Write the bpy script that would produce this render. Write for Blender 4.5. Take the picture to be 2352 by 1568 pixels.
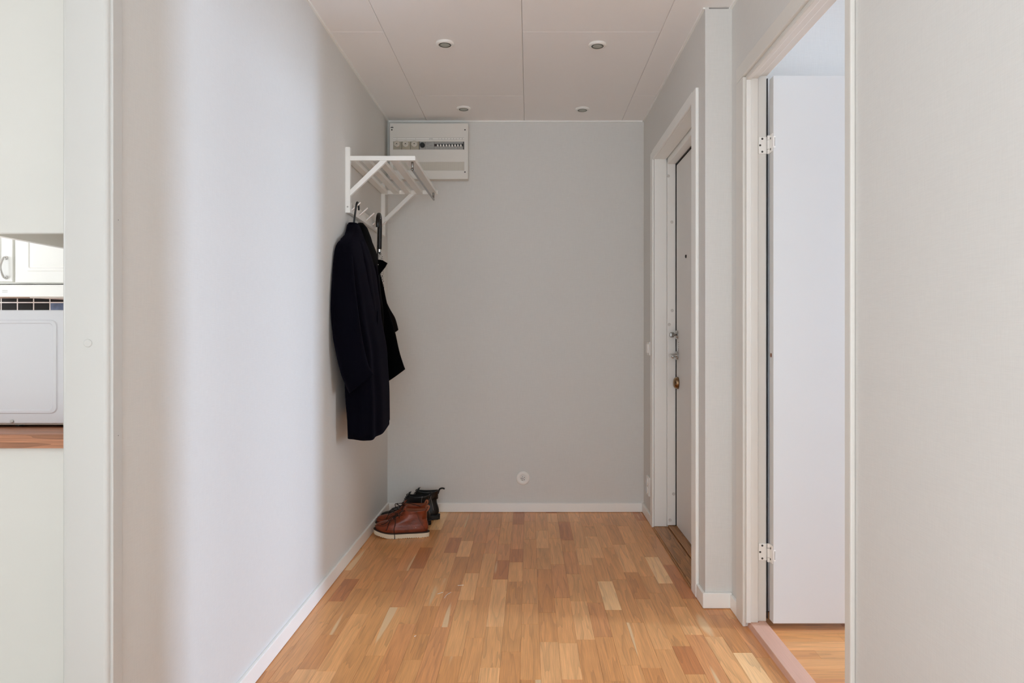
import bpy, bmesh, math, random
from mathutils import Vector, Matrix, noise as mnoise

PI = math.pi
scene = bpy.context.scene
for o in list(bpy.data.objects):
    bpy.data.objects.remove(o)
C = scene.collection

# ------------------------------------------------------------------ camera
F_PX, CX, CY, CAM_Z = 1600.0, 1215.0, 765.0, 1.097
cam_d = bpy.data.cameras.new('camera')
cam = bpy.data.objects.new('camera', cam_d); C.objects.link(cam)
cam.location = (0, 0, CAM_Z); cam.rotation_euler = (PI / 2, 0, 0)
cam_d.sensor_width = 36.0; cam_d.lens = F_PX / 2352 * 36
cam_d.shift_x = -(CX - 1176) / 2352; cam_d.shift_y = -(784 - CY) / 2352
cam_d.clip_start = 0.02
scene.camera = cam

# ------------------------------------------------------------------ world, light, exposure
world = bpy.data.worlds.new('world'); scene.world = world; world.use_nodes = True
bg = world.node_tree.nodes['Background']
bg.inputs[0].default_value = (0.72, 0.84, 1.0, 1); bg.inputs[1].default_value = 1.0

def area(name, loc, target, sx, sy, power, col):
    d = bpy.data.lights.new(name, 'AREA'); d.shape = 'RECTANGLE'; d.size = sx; d.size_y = sy
    d.energy = power; d.color = col
    o = bpy.data.objects.new(name, d); C.objects.link(o); o.location = loc
    o.rotation_euler = (Vector(target) - Vector(loc)).to_track_quat('-Z', 'Y').to_euler()
    return o
# daylight and two added fills in the window openings around the hall
area('living_room_window_daylight', (0, -6.02, 1.50), (0, 0, 1.45), 4.3, 1.6, 74, (0.785, 0.90, 0.975))
area('living_room_side_fill', (-2.54, -1.2, 1.45), (1.0, 0.6, 1.3), 1.9, 1.3, 10, (0.785, 0.90, 0.98))  # added light in a made-up side window, brightens the near right wall
area('bedroom_window_daylight', (4.56, 1.90, 1.40), (-0.87, 2.30, 0.05), 0.36, 1.6, 29, (0.60, 0.765, 1.04)).data.spread = math.radians(95)
area('bedroom_second_fill', (4.56, 0.75, 1.45), (-0.87, 3.4, 1.0), 0.9, 1.3, 14, (0.77, 0.88, 1.0)).data.spread = math.radians(110)  # added light in a made-up second window, brightens the far end
area('dining_window_daylight', (-2.6, 0.57, 1.5), (-2.4, 3, 1.2), 2.0, 1.3, 5, (0.84, 0.94, 1.0))
area('kitchen_window_daylight', (-4.28, 2.7, 1.5), (-2, 3.2, 1.3), 1.3, 1.2, 15, (0.92, 0.95, 1.0))

# added low sunlight through the living room window, bouncing up to the ceiling
sun_d = bpy.data.lights.new('sun', 'SUN'); sun_d.energy = 11.0; sun_d.angle = math.radians(0.6); sun_d.color = (0.955, 0.965, 0.975)
sun = bpy.data.objects.new('sun', sun_d); C.objects.link(sun); sun.location = (0, -9, 5)
sun.rotation_euler = Vector((0.0, 1.0, -0.34)).to_track_quat('-Z', 'Y').to_euler()

scene.view_settings.view_transform = 'Standard'; scene.view_settings.look = 'None'
scene.view_settings.exposure = 0.55; scene.view_settings.gamma = 1.0
scene.view_settings.use_curve_mapping = False
scene.cycles.max_bounces = 12; scene.cycles.diffuse_bounces = 11; scene.cycles.glossy_bounces = 3
scene.cycles.use_adaptive_sampling = True; scene.cycles.adaptive_threshold = 0.03; scene.cycles.caustics_reflective = False
scene.cycles.use_denoising = True

# ------------------------------------------------------------------ materials
def s2l(c):
    return tuple(((v / 255) / 12.92 if v / 255 <= 0.04045 else ((v / 255 + 0.055) / 1.055) ** 2.4) for v in c)

def mat(name, rgb, rough=0.5, metal=0.0, spec=0.5):
    m = bpy.data.materials.new(name); m.use_nodes = True
    b = m.node_tree.nodes['Principled BSDF']
    b.inputs['Base Color'].default_value = (*s2l(rgb), 1)
    b.inputs['Roughness'].default_value = rough; b.inputs['Metallic'].default_value = metal
    b.inputs['Specular IOR Level'].default_value = spec
    return m

def N(m, t, **kw):
    n = m.node_tree.nodes.new(t)
    for k, v in kw.items(): setattr(n, k, v)
    return n

def L(m, a, b): m.node_tree.links.new(a, b)

def paint(name, rgb, rough=0.4, mottling=0.03, scale=4.0, bump=0.02, spec=0.4):
    """painted surface: faint tone mottling and orange-peel relief"""
    m = mat(name, rgb, rough, 0, spec); b = m.node_tree.nodes['Principled BSDF']
    tc = N(m, 'ShaderNodeNewGeometry')
    n1 = N(m, 'ShaderNodeTexNoise'); n1.inputs['Scale'].default_value = scale; n1.inputs['Detail'].default_value = 3
    L(m, tc.outputs['Position'], n1.inputs['Vector'])
    r = N(m, 'ShaderNodeMapRange'); r.inputs[3].default_value = 1 - mottling; r.inputs[4].default_value = 1 + mottling
    L(m, n1.outputs['Fac'], r.inputs[0])
    mx = N(m, 'ShaderNodeVectorMath', operation='SCALE'); mx.inputs[0].default_value = s2l(rgb)
    L(m, r.outputs[0], mx.inputs['Scale']); L(m, mx.outputs[0], b.inputs['Base Color'])
    n2 = N(m, 'ShaderNodeTexNoise'); n2.inputs['Scale'].default_value = 350
    L(m, tc.outputs['Position'], n2.inputs['Vector'])
    bp = N(m, 'ShaderNodeBump'); bp.inputs['Strength'].default_value = bump; bp.inputs['Distance'].default_value = 0.002
    L(m, n2.outputs['Fac'], bp.inputs['Height']); L(m, bp.outputs[0], b.inputs['Normal'])
    return m

def wallpaper(name, rgb):
    """light grey wallpaper with a fine linen weave"""
    m = mat(name, rgb, 0.75, 0, 0.25); b = m.node_tree.nodes['Principled BSDF']
    g = N(m, 'ShaderNodeNewGeometry'); hs = []
    for sc in ((420, 420, 26), (30, 30, 520)):
        v = N(m, 'ShaderNodeVectorMath', operation='MULTIPLY'); v.inputs[1].default_value = sc
        L(m, g.outputs['Position'], v.inputs[0])
        n = N(m, 'ShaderNodeTexNoise'); n.inputs['Scale'].default_value = 1.0; n.inputs['Detail'].default_value = 1.5
        L(m, v.outputs[0], n.inputs['Vector']); hs.append(n)
    a = N(m, 'ShaderNodeMath', operation='ADD'); L(m, hs[0].outputs['Fac'], a.inputs[0]); L(m, hs[1].outputs['Fac'], a.inputs[1])
    n3 = N(m, 'ShaderNodeTexNoise'); n3.inputs['Scale'].default_value = 1.6; L(m, g.outputs['Position'], n3.inputs['Vector'])
    r = N(m, 'ShaderNodeMapRange'); r.inputs[1].default_value = 0.6; r.inputs[2].default_value = 1.4
    r.inputs[3].default_value = 0.972; r.inputs[4].default_value = 1.028
    L(m, a.outputs[0], r.inputs[0])
    r2 = N(m, 'ShaderNodeMapRange'); r2.inputs[3].default_value = 0.985; r2.inputs[4].default_value = 1.015
    L(m, n3.outputs['Fac'], r2.inputs[0])
    mm = N(m, 'ShaderNodeMath', operation='MULTIPLY'); L(m, r.outputs[0], mm.inputs[0]); L(m, r2.outputs[0], mm.inputs[1])
    mx = N(m, 'ShaderNodeVectorMath', operation='SCALE'); mx.inputs[0].default_value = s2l(rgb)
    L(m, mm.outputs[0], mx.inputs['Scale']); L(m, mx.outputs[0], b.inputs['Base Color'])
    bp = N(m, 'ShaderNodeBump'); bp.inputs['Strength'].default_value = 0.12; bp.inputs['Distance'].default_value = 0.001
    L(m, a.outputs[0], bp.inputs['Height']); L(m, bp.outputs[0], b.inputs['Normal'])
    return m

def wood(name, rgb, axis='Y', rough=0.34, contrast=0.22, use_obj_color=True, ring=9.0, bump=0.05, streak=0.0):
    """oak-like wood, grain along one world axis, tone taken from each piece's own colour"""
    m = mat(name, rgb, rough, 0, 0.45); b = m.node_tree.nodes['Principled BSDF']
    g = N(m, 'ShaderNodeNewGeometry'); oi = N(m, 'ShaderNodeObjectInfo')
    off = N(m, 'ShaderNodeMath', operation='MULTIPLY'); off.inputs[1].default_value = 71.0
    L(m, oi.outputs['Random'], off.inputs[0])
    def coords(across, along):
        v = N(m, 'ShaderNodeVectorMath', operation='MULTIPLY')
        v.inputs[1].default_value = (across, along, across) if axis == 'Y' else (along, across, across)
        L(m, g.outputs['Position'], v.inputs[0])
        a = N(m, 'ShaderNodeVectorMath', operation='ADD'); L(m, v.outputs[0], a.inputs[0])
        cb = N(m, 'ShaderNodeCombineXYZ')
        for i in range(3): L(m, off.outputs[0], cb.inputs[i])
        L(m, cb.outputs[0], a.inputs[1]); return a.outputs[0]
    n1 = N(m, 'ShaderNodeTexNoise'); n1.inputs['Scale'].default_value = 1; n1.inputs['Detail'].default_value = 3
    L(m, coords(11, 0.75), n1.inputs['Vector'])          # growth rings
    k = N(m, 'ShaderNodeMath', operation='MULTIPLY'); k.inputs[1].default_value = ring; L(m, n1.outputs['Fac'], k.inputs[0])
    fr = N(m, 'ShaderNodeMath', operation='FRACT'); L(m, k.outputs[0], fr.inputs[0])
    pp = N(m, 'ShaderNodeMath', operation='POWER'); pp.inputs[1].default_value = 2.5; L(m, fr.outputs[0], pp.inputs[0])
    n2 = N(m, 'ShaderNodeTexNoise'); n2.inputs['Scale'].default_value = 1; n2.inputs['Detail'].default_value = 4
    L(m, coords(320, 9), n2.inputs['Vector'])           # fine pores
    n3 = N(m, 'ShaderNodeTexNoise'); n3.inputs['Scale'].default_value = 1
    L(m, coords(30, 2.2), n3.inputs['Vector'])
    def rng(src, a, c, lo=0.0, hi=1.0):
        r = N(m, 'ShaderNodeMapRange'); r.inputs[1].default_value = lo; r.inputs[2].default_value = hi
        r.inputs[3].default_value = a; r.inputs[4].default_value = c
        L(m, src, r.inputs[0]); return r.outputs[0]
    def mul(p, q):
        x = N(m, 'ShaderNodeMath', operation='MULTIPLY'); L(m, p, x.inputs[0]); L(m, q, x.inputs[1]); return x.outputs[0]
    f = mul(mul(rng(pp.outputs[0], 1 + contrast * .3, 1 - contrast * 1.0), rng(n2.outputs['Fac'], 1 - contrast, 1 + contrast, .25, .75)),
            rng(n3.outputs['Fac'], 1 - contrast * .6, 1 + contrast * .6, .2, .8))
    sc = N(m, 'ShaderNodeVectorMath', operation='SCALE')
    if use_obj_color: L(m, oi.outputs['Color'], sc.inputs[0])
    else: sc.inputs[0].default_value = s2l(rgb)
    L(m, f, sc.inputs['Scale'])
    gm = N(m, 'ShaderNodeMix', data_type='RGBA', blend_type='MIX')   # darker grain is redder
    gm.inputs[0].default_value = 1.0
    L(m, sc.outputs[0], gm.inputs[7]); last = gm.outputs[2]
    if streak > 0:                                                    # pale sapwood streaks
        n4 = N(m, 'ShaderNodeTexNoise'); n4.inputs['Scale'].default_value = 1; n4.inputs['Detail'].default_value = 1
        L(m, coords(16, 1.0), n4.inputs['Vector'])
        st = N(m, 'ShaderNodeMix', data_type='RGBA'); L(m, rng(n4.outputs['Fac'], 0, 0.75, streak, streak + .025), st.inputs[0])
        L(m, last, st.inputs[6]); st.inputs[7].default_value = (*s2l((232, 200, 154)), 1); last = st.outputs[2]
    L(m, last, b.inputs['Base Color'])
    bp = N(m, 'ShaderNodeBump'); bp.inputs['Strength'].default_value = bump; bp.inputs['Distance'].default_value = 0.001
    L(m, n2.outputs['Fac'], bp.inputs['Height']); L(m, bp.outputs[0], b.inputs['Normal'])
    return m

def cloth(name, rgb, rough=0.95, sheen=0.25, fuzz=(1, 1, 1)):
    m = mat(name, rgb, rough, 0, 0.03); b = m.node_tree.nodes['Principled BSDF']
    b.inputs['Sheen Weight'].default_value = sheen; b.inputs['Sheen Tint'].default_value = (*fuzz, 1)
    g = N(m, 'ShaderNodeNewGeometry'); n = N(m, 'ShaderNodeTexNoise'); n.inputs['Scale'].default_value = 500
    L(m, g.outputs['Position'], n.inputs['Vector'])
    bp = N(m, 'ShaderNodeBump'); bp.inputs['Strength'].default_value = 0.25; bp.inputs['Distance'].default_value = 0.001
    L(m, n.outputs['Fac'], bp.inputs['Height']); L(m, bp.outputs[0], b.inputs['Normal'])
    return m

def leather(name, rgb, rough, var=0.35):
    m = mat(name, rgb, rough, 0, 0.5); b = m.node_tree.nodes['Principled BSDF']
    g = N(m, 'ShaderNodeNewGeometry')
    n = N(m, 'ShaderNodeTexNoise'); n.inputs['Scale'].default_value = 28; n.inputs['Detail'].default_value = 4
    L(m, g.outputs['Position'], n.inputs['Vector'])
    r = N(m, 'ShaderNodeMapRange'); r.inputs[1].default_value = .3; r.inputs[2].default_value = .7
    r.inputs[3].default_value = 1 - var; r.inputs[4].default_value = 1 + var
    L(m, n.outputs['Fac'], r.inputs[0])
    s = N(m, 'ShaderNodeVectorMath', operation='SCALE'); s.inputs[0].default_value = s2l(rgb)
    L(m, r.outputs[0], s.inputs['Scale']); L(m, s.outputs[0], b.inputs['Base Color'])
    n2 = N(m, 'ShaderNodeTexNoise'); n2.inputs['Scale'].default_value = 45; n2.inputs['Detail'].default_value = 6
    L(m, g.outputs['Position'], n2.inputs['Vector'])
    bp = N(m, 'ShaderNodeBump'); bp.inputs['Strength'].default_value = 0.35; bp.inputs['Distance'].default_value = 0.003
    L(m, n2.outputs['Fac'], bp.inputs['Height']); L(m, bp.outputs[0], b.inputs['Normal'])
    return m

def scribble(name):
    """white umbrella cloth printed with black line drawing"""
    m = mat(name, (235, 232, 226), 0.7, 0, 0.3); b = m.node_tree.nodes['Principled BSDF']
    g = N(m, 'ShaderNodeNewGeometry'); n = N(m, 'ShaderNodeTexNoise'); n.inputs['Scale'].default_value = 42
    n.inputs['Detail'].default_value = 1.0
    L(m, g.outputs['Position'], n.inputs['Vector'])
    k = N(m, 'ShaderNodeMath', operation='MULTIPLY'); k.inputs[1].default_value = 9; L(m, n.outputs['Fac'], k.inputs[0])
    f = N(m, 'ShaderNodeMath', operation='FRACT'); L(m, k.outputs[0], f.inputs[0])
    cr = N(m, 'ShaderNodeValToRGB'); e = cr.color_ramp.elements
    e[0].position = 0.0; e[0].color = (.012, .012, .012, 1); e[1].position = 0.36; e[1].color = (.75, .73, .7, 1)
    e2 = cr.color_ramp.elements.new(0.30); e2.color = (.012, .012, .012, 1)
    L(m, f.outputs[0], cr.inputs[0]); L(m, cr.outputs[0], b.inputs['Base Color'])
    return m

M = dict(
    wallpaper=wallpaper('grey_linen_wallpaper', (219, 218, 214)),
    wallpaint=paint('smooth_grey_wall_paint', (240, 238, 235), 0.6, 0.012),
    ceiling=paint('ceiling_panel_white', (244, 242, 240), 0.6, 0.01),
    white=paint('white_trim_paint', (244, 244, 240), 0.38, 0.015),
    dimmed_white=paint('dimmed_white_frame_paint', (205, 204, 200), 0.42, 0.015),  # white trim darkened in colour to offset too much light on this frame
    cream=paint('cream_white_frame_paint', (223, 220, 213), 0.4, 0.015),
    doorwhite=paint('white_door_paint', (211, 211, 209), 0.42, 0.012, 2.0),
    doorgrey=paint('grey_entrance_door_paint', (227, 226, 223), 0.45, 0.015),
    kitchenwhite=paint('white_kitchen_lacquer', (238, 237, 232), 0.3, 0.008),
    kitchenpanel=paint('white_end_panel', (228, 227, 222), 0.45, 0.008),
    bounce_carpet=paint('pale_grey_bounce_carpet', (214, 214, 216), 0.95, 0.05, 30, 0.3, 0.05),  # pale unseen flooring added to bounce neutral light into the hall
    subfloor=mat('dark_joint_below_staves', (72, 44, 24), 0.9),
    oak=wood('oak_parquet_lengthwise', (196, 142, 97), 'Y', 0.30, 0.16, streak=0.70),
    oak_x=wood('oak_parquet_crosswise', (205, 156, 108), 'X', 0.30, 0.15),
    pine=wood('stained_pine_threshold', (160, 112, 66), 'Y', 0.4, 0.40, False, 16),
    beech=wood('pink_beech_threshold', (216, 172, 150), 'Y', 0.4, 0.06, False, 3),
    counter=wood('oiled_wood_worktop', (176, 122, 92), 'X', 0.4, 0.28, False, 6),
    chrome=mat('polished_chrome', (205, 203, 200), 0.14, 1.0),
    steel=mat('brushed_steel', (190, 188, 184), 0.32, 1.0),
    barchrome=mat('darkened_chrome', (150, 147, 142), 0.16, 1.0),  # chrome made darker so the coat bar stands out from the wall
    satin=mat('satin_chrome', (226, 225, 222), 0.3, 0.85),
    brass=mat('aged_brass', (150, 122, 92), 0.25, 1.0),
    plastic=paint('white_plastic', (240, 238, 233), 0.35, 0.005),
    boxwhite=paint('off_white_enclosure', (226, 223, 216), 0.4, 0.006),
    boxside=paint('beige_grey_blank_cover', (205, 200, 188), 0.5, 0.01),
    capgrey=mat('grey_plastic_cap', (214, 212, 207), 0.5),
    porcelain=mat('glazed_fuse_porcelain', (214, 208, 196), 0.25),
    tan=mat('fuse_holder_beige', (176, 168, 150), 0.5),
    modgrey=mat('module_grey', (166, 164, 160), 0.5),
    dark=mat('black_plastic', (14, 13, 13), 0.45),
    brown_dark=mat('dark_red_brown_plastic', (52, 30, 26), 0.5),
    ink=mat('printed_black_ink', (52, 50, 48), 0.6),
    inkgrey=mat('printed_grey_ink', (140, 138, 136), 0.6),
    lamp_glass=mat('unlit_frosted_lens', (168, 172, 162), 0.25),
    lamp_dark=mat('dark_lamp_cup', (60, 60, 54), 0.5),
    navy=cloth('navy_wool', (9, 8, 15), 0.95, 0.02, (0.6, 0.55, 0.9)),
    black=cloth('black_wool', (6, 6, 7), 0.95, 0.02),
    brownblack=cloth('brown_black_cloth', (20, 15, 13), 0.9, 0.05),
    rubber=mat('glossy_black_handle', (16, 13, 12), 0.22),
    strap=mat('black_nylon_strap', (12, 11, 11), 0.7),
    scribble=scribble('black_and_white_print'),
    leather=leather('chestnut_leather', (124, 55, 29), 0.34),
    leather_in=leather('tan_leather_lining', (150, 88, 58), 0.7, .15),
    leather_b=leather('black_leather', (19, 18, 18), 0.3, .3),
    lining_b=mat('black_lining', (12, 12, 12), 0.8),
    lace=mat('dark_brown_lace', (38, 22, 14), 0.8),
    sole_w=paint('cream_rubber_sole', (224, 212, 188), 0.6, 0.05, 60),
    sole_b=mat('black_rubber_sole', (14, 13, 13), 0.55),
    welt=mat('dark_brown_welt', (60, 44, 34), 0.7),
    grout=mat('white_grout', (248, 248, 246), 0.8),
    tile=paint('black_glazed_tile', (34, 32, 30), 0.55, 0.2, 40, 0.02, 0.2),
    tile_blue=paint('blue_glazed_tile', (72, 92, 130), 0.3, 0.6, 35),
    microwave=paint('pale_enamelled_steel', (222, 222, 226), 0.35, 0.004),
    underside=paint('grey_chipboard_underside', (186, 182, 168), 0.6, 0.03),
    stain=mat('hole_brown', (120, 84, 62), 0.7),
)

# ------------------------------------------------------------------ helpers
def world_loc(o):
    v = Vector((0, 0, 0))
    while o: v += o.location; o = o.parent
    return v

def mk(name, bm, m, parent=None, smooth=False, bevel=0.0, seg=2, color=None):
    me = bpy.data.meshes.new(name)
    if parent is not None: bmesh.ops.translate(bm, verts=bm.verts, vec=-world_loc(parent))
    bmesh.ops.recalc_face_normals(bm, faces=bm.faces)
    bm.to_mesh(me); bm.free()
    if smooth:
        for p in me.polygons: p.use_smooth = True
    for mm in (m if isinstance(m, (list, tuple)) else [m]):
        me.materials.append(M[mm] if isinstance(mm, str) else mm)
    o = bpy.data.objects.new(name, me); C.objects.link(o)
    if parent is not None: o.parent = parent
    if bevel > 0:
        b = o.modifiers.new('edge', 'BEVEL'); b.width = bevel; b.segments = seg; b.limit_method = 'ANGLE'
    if color: o.color = color
    return o

def add_box(bm, x0, x1, y0, y1, z0, z1):
    vs = [bm.verts.new(p) for p in ((x0, y0, z0), (x1, y0, z0), (x1, y1, z0), (x0, y1, z0),
                                    (x0, y0, z1), (x1, y0, z1), (x1, y1, z1), (x0, y1, z1))]
    for f in ((0, 3, 2, 1), (4, 5, 6, 7), (0, 1, 5, 4), (1, 2, 6, 5), (2, 3, 7, 6), (3, 0, 4, 7)):
        bm.faces.new([vs[i] for i in f])
    return vs

def box(*a):
    bm = bmesh.new(); add_box(bm, *a); return bm

def boxes(*bs):
    bm = bmesh.new()
    for b in bs: add_box(bm, *b)
    return bm

def loft(bm, rings, cap0=True, cap1=True, closed=True):
    vr = [[bm.verts.new(p) for p in r] for r in rings]
    n = len(vr[0])
    for a, b in zip(vr, vr[1:]):
        for i in range(n if closed else n - 1):
            j = (i + 1) % n
            bm.faces.new((a[i], a[j], b[j], b[i]))
    if cap0: bm.faces.new(list(reversed(vr[0])))
    if cap1: bm.faces.new(vr[-1])
    return vr

def add_tube(bm, pts, r, n=10, cap=True):
    pts = [Vector(p) for p in pts]
    rs = r if isinstance(r, (list, tuple)) else [r] * len(pts)
    rings = []; up = None
    for i, p in enumerate(pts):
        t = (pts[min(i + 1, len(pts) - 1)] - pts[max(i - 1, 0)]).normalized()
        if up is None:
            up = Vector((0, 0, 1)) if abs(t.z) < .9 else Vector((1, 0, 0))
        u = (up - t * up.dot(t)).normalized(); w = t.cross(u); up = u
        rings.append([p + (u * math.cos(2 * PI * k / n) + w * math.sin(2 * PI * k / n)) * rs[i] for k in range(n)])
    loft(bm, rings, cap, cap)

def tube(pts, r, n=10):
    bm = bmesh.new(); add_tube(bm, pts, r, n); return bm

def lathe(bm, prof, origin, axis='Y', n=28, flip=1):
    """profile of (radius, height) turned about an axis through origin"""
    ox, oy, oz = origin; rings = []
    for r, h in prof:
        ring = []
        for k in range(n):
            c, s = r * math.cos(2 * PI * k / n), r * math.sin(2 * PI * k / n)
            ring.append({'X': (ox + h * flip, oy + c, oz + s), 'Y': (ox + c, oy + h * flip, oz + s),
                         'Z': (ox + c, oy + s, oz + h * flip)}[axis])
        rings.append(ring)
    loft(bm, rings, True, True)

def turned(prof, origin, axis='Y', n=28, flip=1):
    bm = bmesh.new(); lathe(bm, prof, origin, axis, n, flip); return bm

def smooth_path(pts, k=8):
    pts = [Vector(p) for p in pts]; out = []
    for i in range(len(pts) - 1):
        p0, p1, p2, p3 = pts[max(i - 1, 0)], pts[i], pts[i + 1], pts[min(i + 2, len(pts) - 1)]
        for j in range(k):
            t = j / k
            out.append(0.5 * ((2 * p1) + (p2 - p0) * t + (2 * p0 - 5 * p1 + 4 * p2 - p3) * t * t + (-p0 + 3 * p1 - 3 * p2 + p3) * t ** 3))
    out.append(pts[-1]); return out

def interp(tab, t):
    """piecewise smooth interpolation of rows (key, v...)"""
    if t <= tab[0][0]: return tab[0][1:]
    for a, b in zip(tab, tab[1:]):
        if t <= b[0]:
            f = (t - a[0]) / (b[0] - a[0]); f = f * f * (3 - 2 * f) * .5 + f * .5
            return tuple(x + (y - x) * f for x, y in zip(a[1:], b[1:]))
    return tab[-1][1:]

def text_mesh(name, s, m, parent, loc, size, face='-Y'):
    cu = bpy.data.curves.new(name, 'FONT'); cu.body = s; cu.size = size; cu.align_x = 'CENTER'; cu.align_y = 'CENTER'
    cu.extrude = 0.0002; cu.resolution_u = 2
    t = bpy.data.objects.new(name + '_source', cu); C.objects.link(t)
    dg = bpy.context.evaluated_depsgraph_get(); dg.update()
    me = bpy.data.meshes.new_from_object(t.evaluated_get(dg))
    bpy.data.objects.remove(t); bpy.data.curves.remove(cu)
    me.transform(Matrix.Translation(Vector(loc) - (world_loc(parent) if parent else Vector())) @
                 (Matrix.Rotation(PI / 2, 4, 'X') if face == '-Y' else Matrix.Rotation(-PI / 2, 4, 'Z') @ Matrix.Rotation(PI / 2, 4, 'X')))
    me.materials.clear(); me.materials.append(M[m])
    o = bpy.data.objects.new(name, me); C.objects.link(o); o.parent = parent
    return o

def tag(o, label, cat=None, group=None, kind=None):
    o['label'] = label
    if cat: o['category'] = cat
    if group: o['group'] = group
    if kind: o['kind'] = kind
    return o

def struct(name, bm, m, label, **kw):
    return tag(mk(name, bm, m, **kw), label, kind='structure')

def thing(name, loc, label, cat, group=None, kind=None):
    o = bpy.data.objects.new(name, None); C.objects.link(o); o.location = loc; o.empty_display_size = .05
    return tag(o, label, cat, group, kind)

rnd = random.Random(11)

# ------------------------------------------------------------------ dimensions (metres; camera stands at x=0, y=0)
XL, XR, XR2, YB, YP, H = -0.869, 0.705, 0.812, 4.278, 2.787, 2.40
K_Y0, K_Y1 = 0.66, 1.45         # kitchen doorway in the left wall
D_Y0, D_Y1 = 1.776, 2.60        # bedroom doorway in the right wall
E_Y0, E_Y1 = 2.97, 3.92         # entrance doorway in the right wall

# ------------------------------------------------------------------ floors
def stave_mesh(x0, x1, y0, y1, g=0.0002, c=0.00035, t=0.012):
    bm = bmesh.new(); x0 += g; x1 -= g; y0 += g; y1 -= g
    lo = [bm.verts.new(p) for p in ((x0, y0, -t), (x1, y0, -t), (x1, y1, -t), (x0, y1, -t))]
    mi = [bm.verts.new(p) for p in ((x0, y0, -c), (x1, y0, -c), (x1, y1, -c), (x0, y1, -c))]
    hi = [bm.verts.new(p) for p in ((x0 + c, y0 + c, 0), (x1 - c, y0 + c, 0), (x1 - c, y1 - c, 0), (x0 + c, y1 - c, 0))]
    for a, b in ((lo, mi), (mi, hi)):
        for i in range(4): bm.faces.new((a[i], a[(i + 1) % 4], b[(i + 1) % 4], b[i]))
    bm.faces.new(hi); return bm

TONES = [((192, 141, 90), 10), ((186, 134, 84), 9), ((181, 128, 79), 6), ((198, 148, 97), 9), ((205, 157, 107), 5),
         ((170, 112, 68), 3), ((222, 184, 136), 2), ((189, 134, 87), 7), ((195, 143, 92), 8)]
def tone(r, lift=1.0):
    lift *= 1.3
    pool = [t for t, w in TONES for _ in range(w)]; c = s2l(r.choice(pool)); j = r.uniform(.95, 1.05) * lift
    return (c[0] * j * 1.06, c[1] * j, c[2] * j * .93, 1)

floor = struct('floor', box(XL - .1, XR2 + .012, 0.4, YB + .1, -0.06, -0.012), 'subfloor',
               'oak parquet floor of the hall, short staves laid lengthwise')
SW = 0.0662; r = random.Random(5); x = XL - 0.02; col = 0
while x < XR2 + .02:
    y = YB - r.uniform(0.03, 0.42); ends = [YB + .02]
    while y > 1.9:
        ends.append(y); y -= r.choice((.2, .26, .32, .36, .42, .46, .5))
    ends.append(1.9)
    for a, b in zip(ends, ends[1:]):
        if a - b < 0.02: continue
        if x + SW > XR2 + .012 and b > YP: continue
        mk('parquet_stave', stave_mesh(x, min(x + SW, XR2 + .014), b, a), 'oak', floor, color=tone(r, 0.97 + .0 * col))
    x += SW; col += 1
# floor of the hall behind the camera and of the rooms beyond: same staves, too many and too far out of view to pick apart
bm = bmesh.new(); r = random.Random(8); x = -4.3
def add_staves(x0, x1, y0, y1, along):
    p = (y0 if along == 'X' else x0)
    while p < (y1 if along == 'X' else x1):
        q = (x0 if along == 'X' else y0)
        while q < (x1 if along == 'X' else y1):
            ln = r.uniform(.3, .6); e = min(q + ln, x1 if along == 'X' else y1)
            b = (q, e, p, min(p + SW * 1.0, y1)) if along == 'X' else (p, min(p + SW, x1), q, e)
            add_box(bm, b[0] + .0004, b[1] - .0004, b[2] + .0004, b[3] - .0004, -.012, 0); q = e
        p += SW
add_staves(XL - .1, XR2 + .012, 0.4, 1.9, 'Y')
o = mk('parquet_stave_field', bm, 'oak', floor, color=(*s2l((194, 140, 95)), 1)); o['kind'] = 'stuff'
fl_living = struct('floor', box(-2.6, 2.6, -6.1, 0.4, -0.06, 0.0), 'bounce_carpet', 'unseen living room floor behind the viewer, made pale and carpeted to bounce neutral light')
fl_living.color = (*s2l((194, 140, 95)), 1)
fl_kitchen = struct('floor', box(-4.3, XL - .1, .4, 4.32, -0.06, 0.0), 'kitchenpanel', 'pale kitchen floor left of the hall')
fl_bed = struct('floor', box(XR2 + .012, 4.6, 0.2, 2.9, -0.06, -0.012), 'subfloor',
                'lighter oak floor of the bedroom behind the open white door')
r = random.Random(21); y = 1.75
while y < 2.72:
    q = XR2 + .078 + 0.0; first = True
    while q < 2.1:
        e = q + (r.uniform(.08, .4) if first else r.choice((.22, .3, .36, .44))); first = False
        mk('parquet_stave', stave_mesh(q, e, y, min(y + SW, 2.78)), 'oak_x', fl_bed, color=tone(r, 0.95)); q = e
    y += SW
bm = bmesh.new(); add_staves(2.1 + .35, 4.6, 0.2, 2.78, 'X'); add_staves(XR2 + .078, 2.45, 0.2, 1.75, 'X')
o = mk('parquet_stave_field', bm, 'oak_x', fl_bed, color=(*s2l((205, 156, 110)), 1)); o['kind'] = 'stuff'

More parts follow.
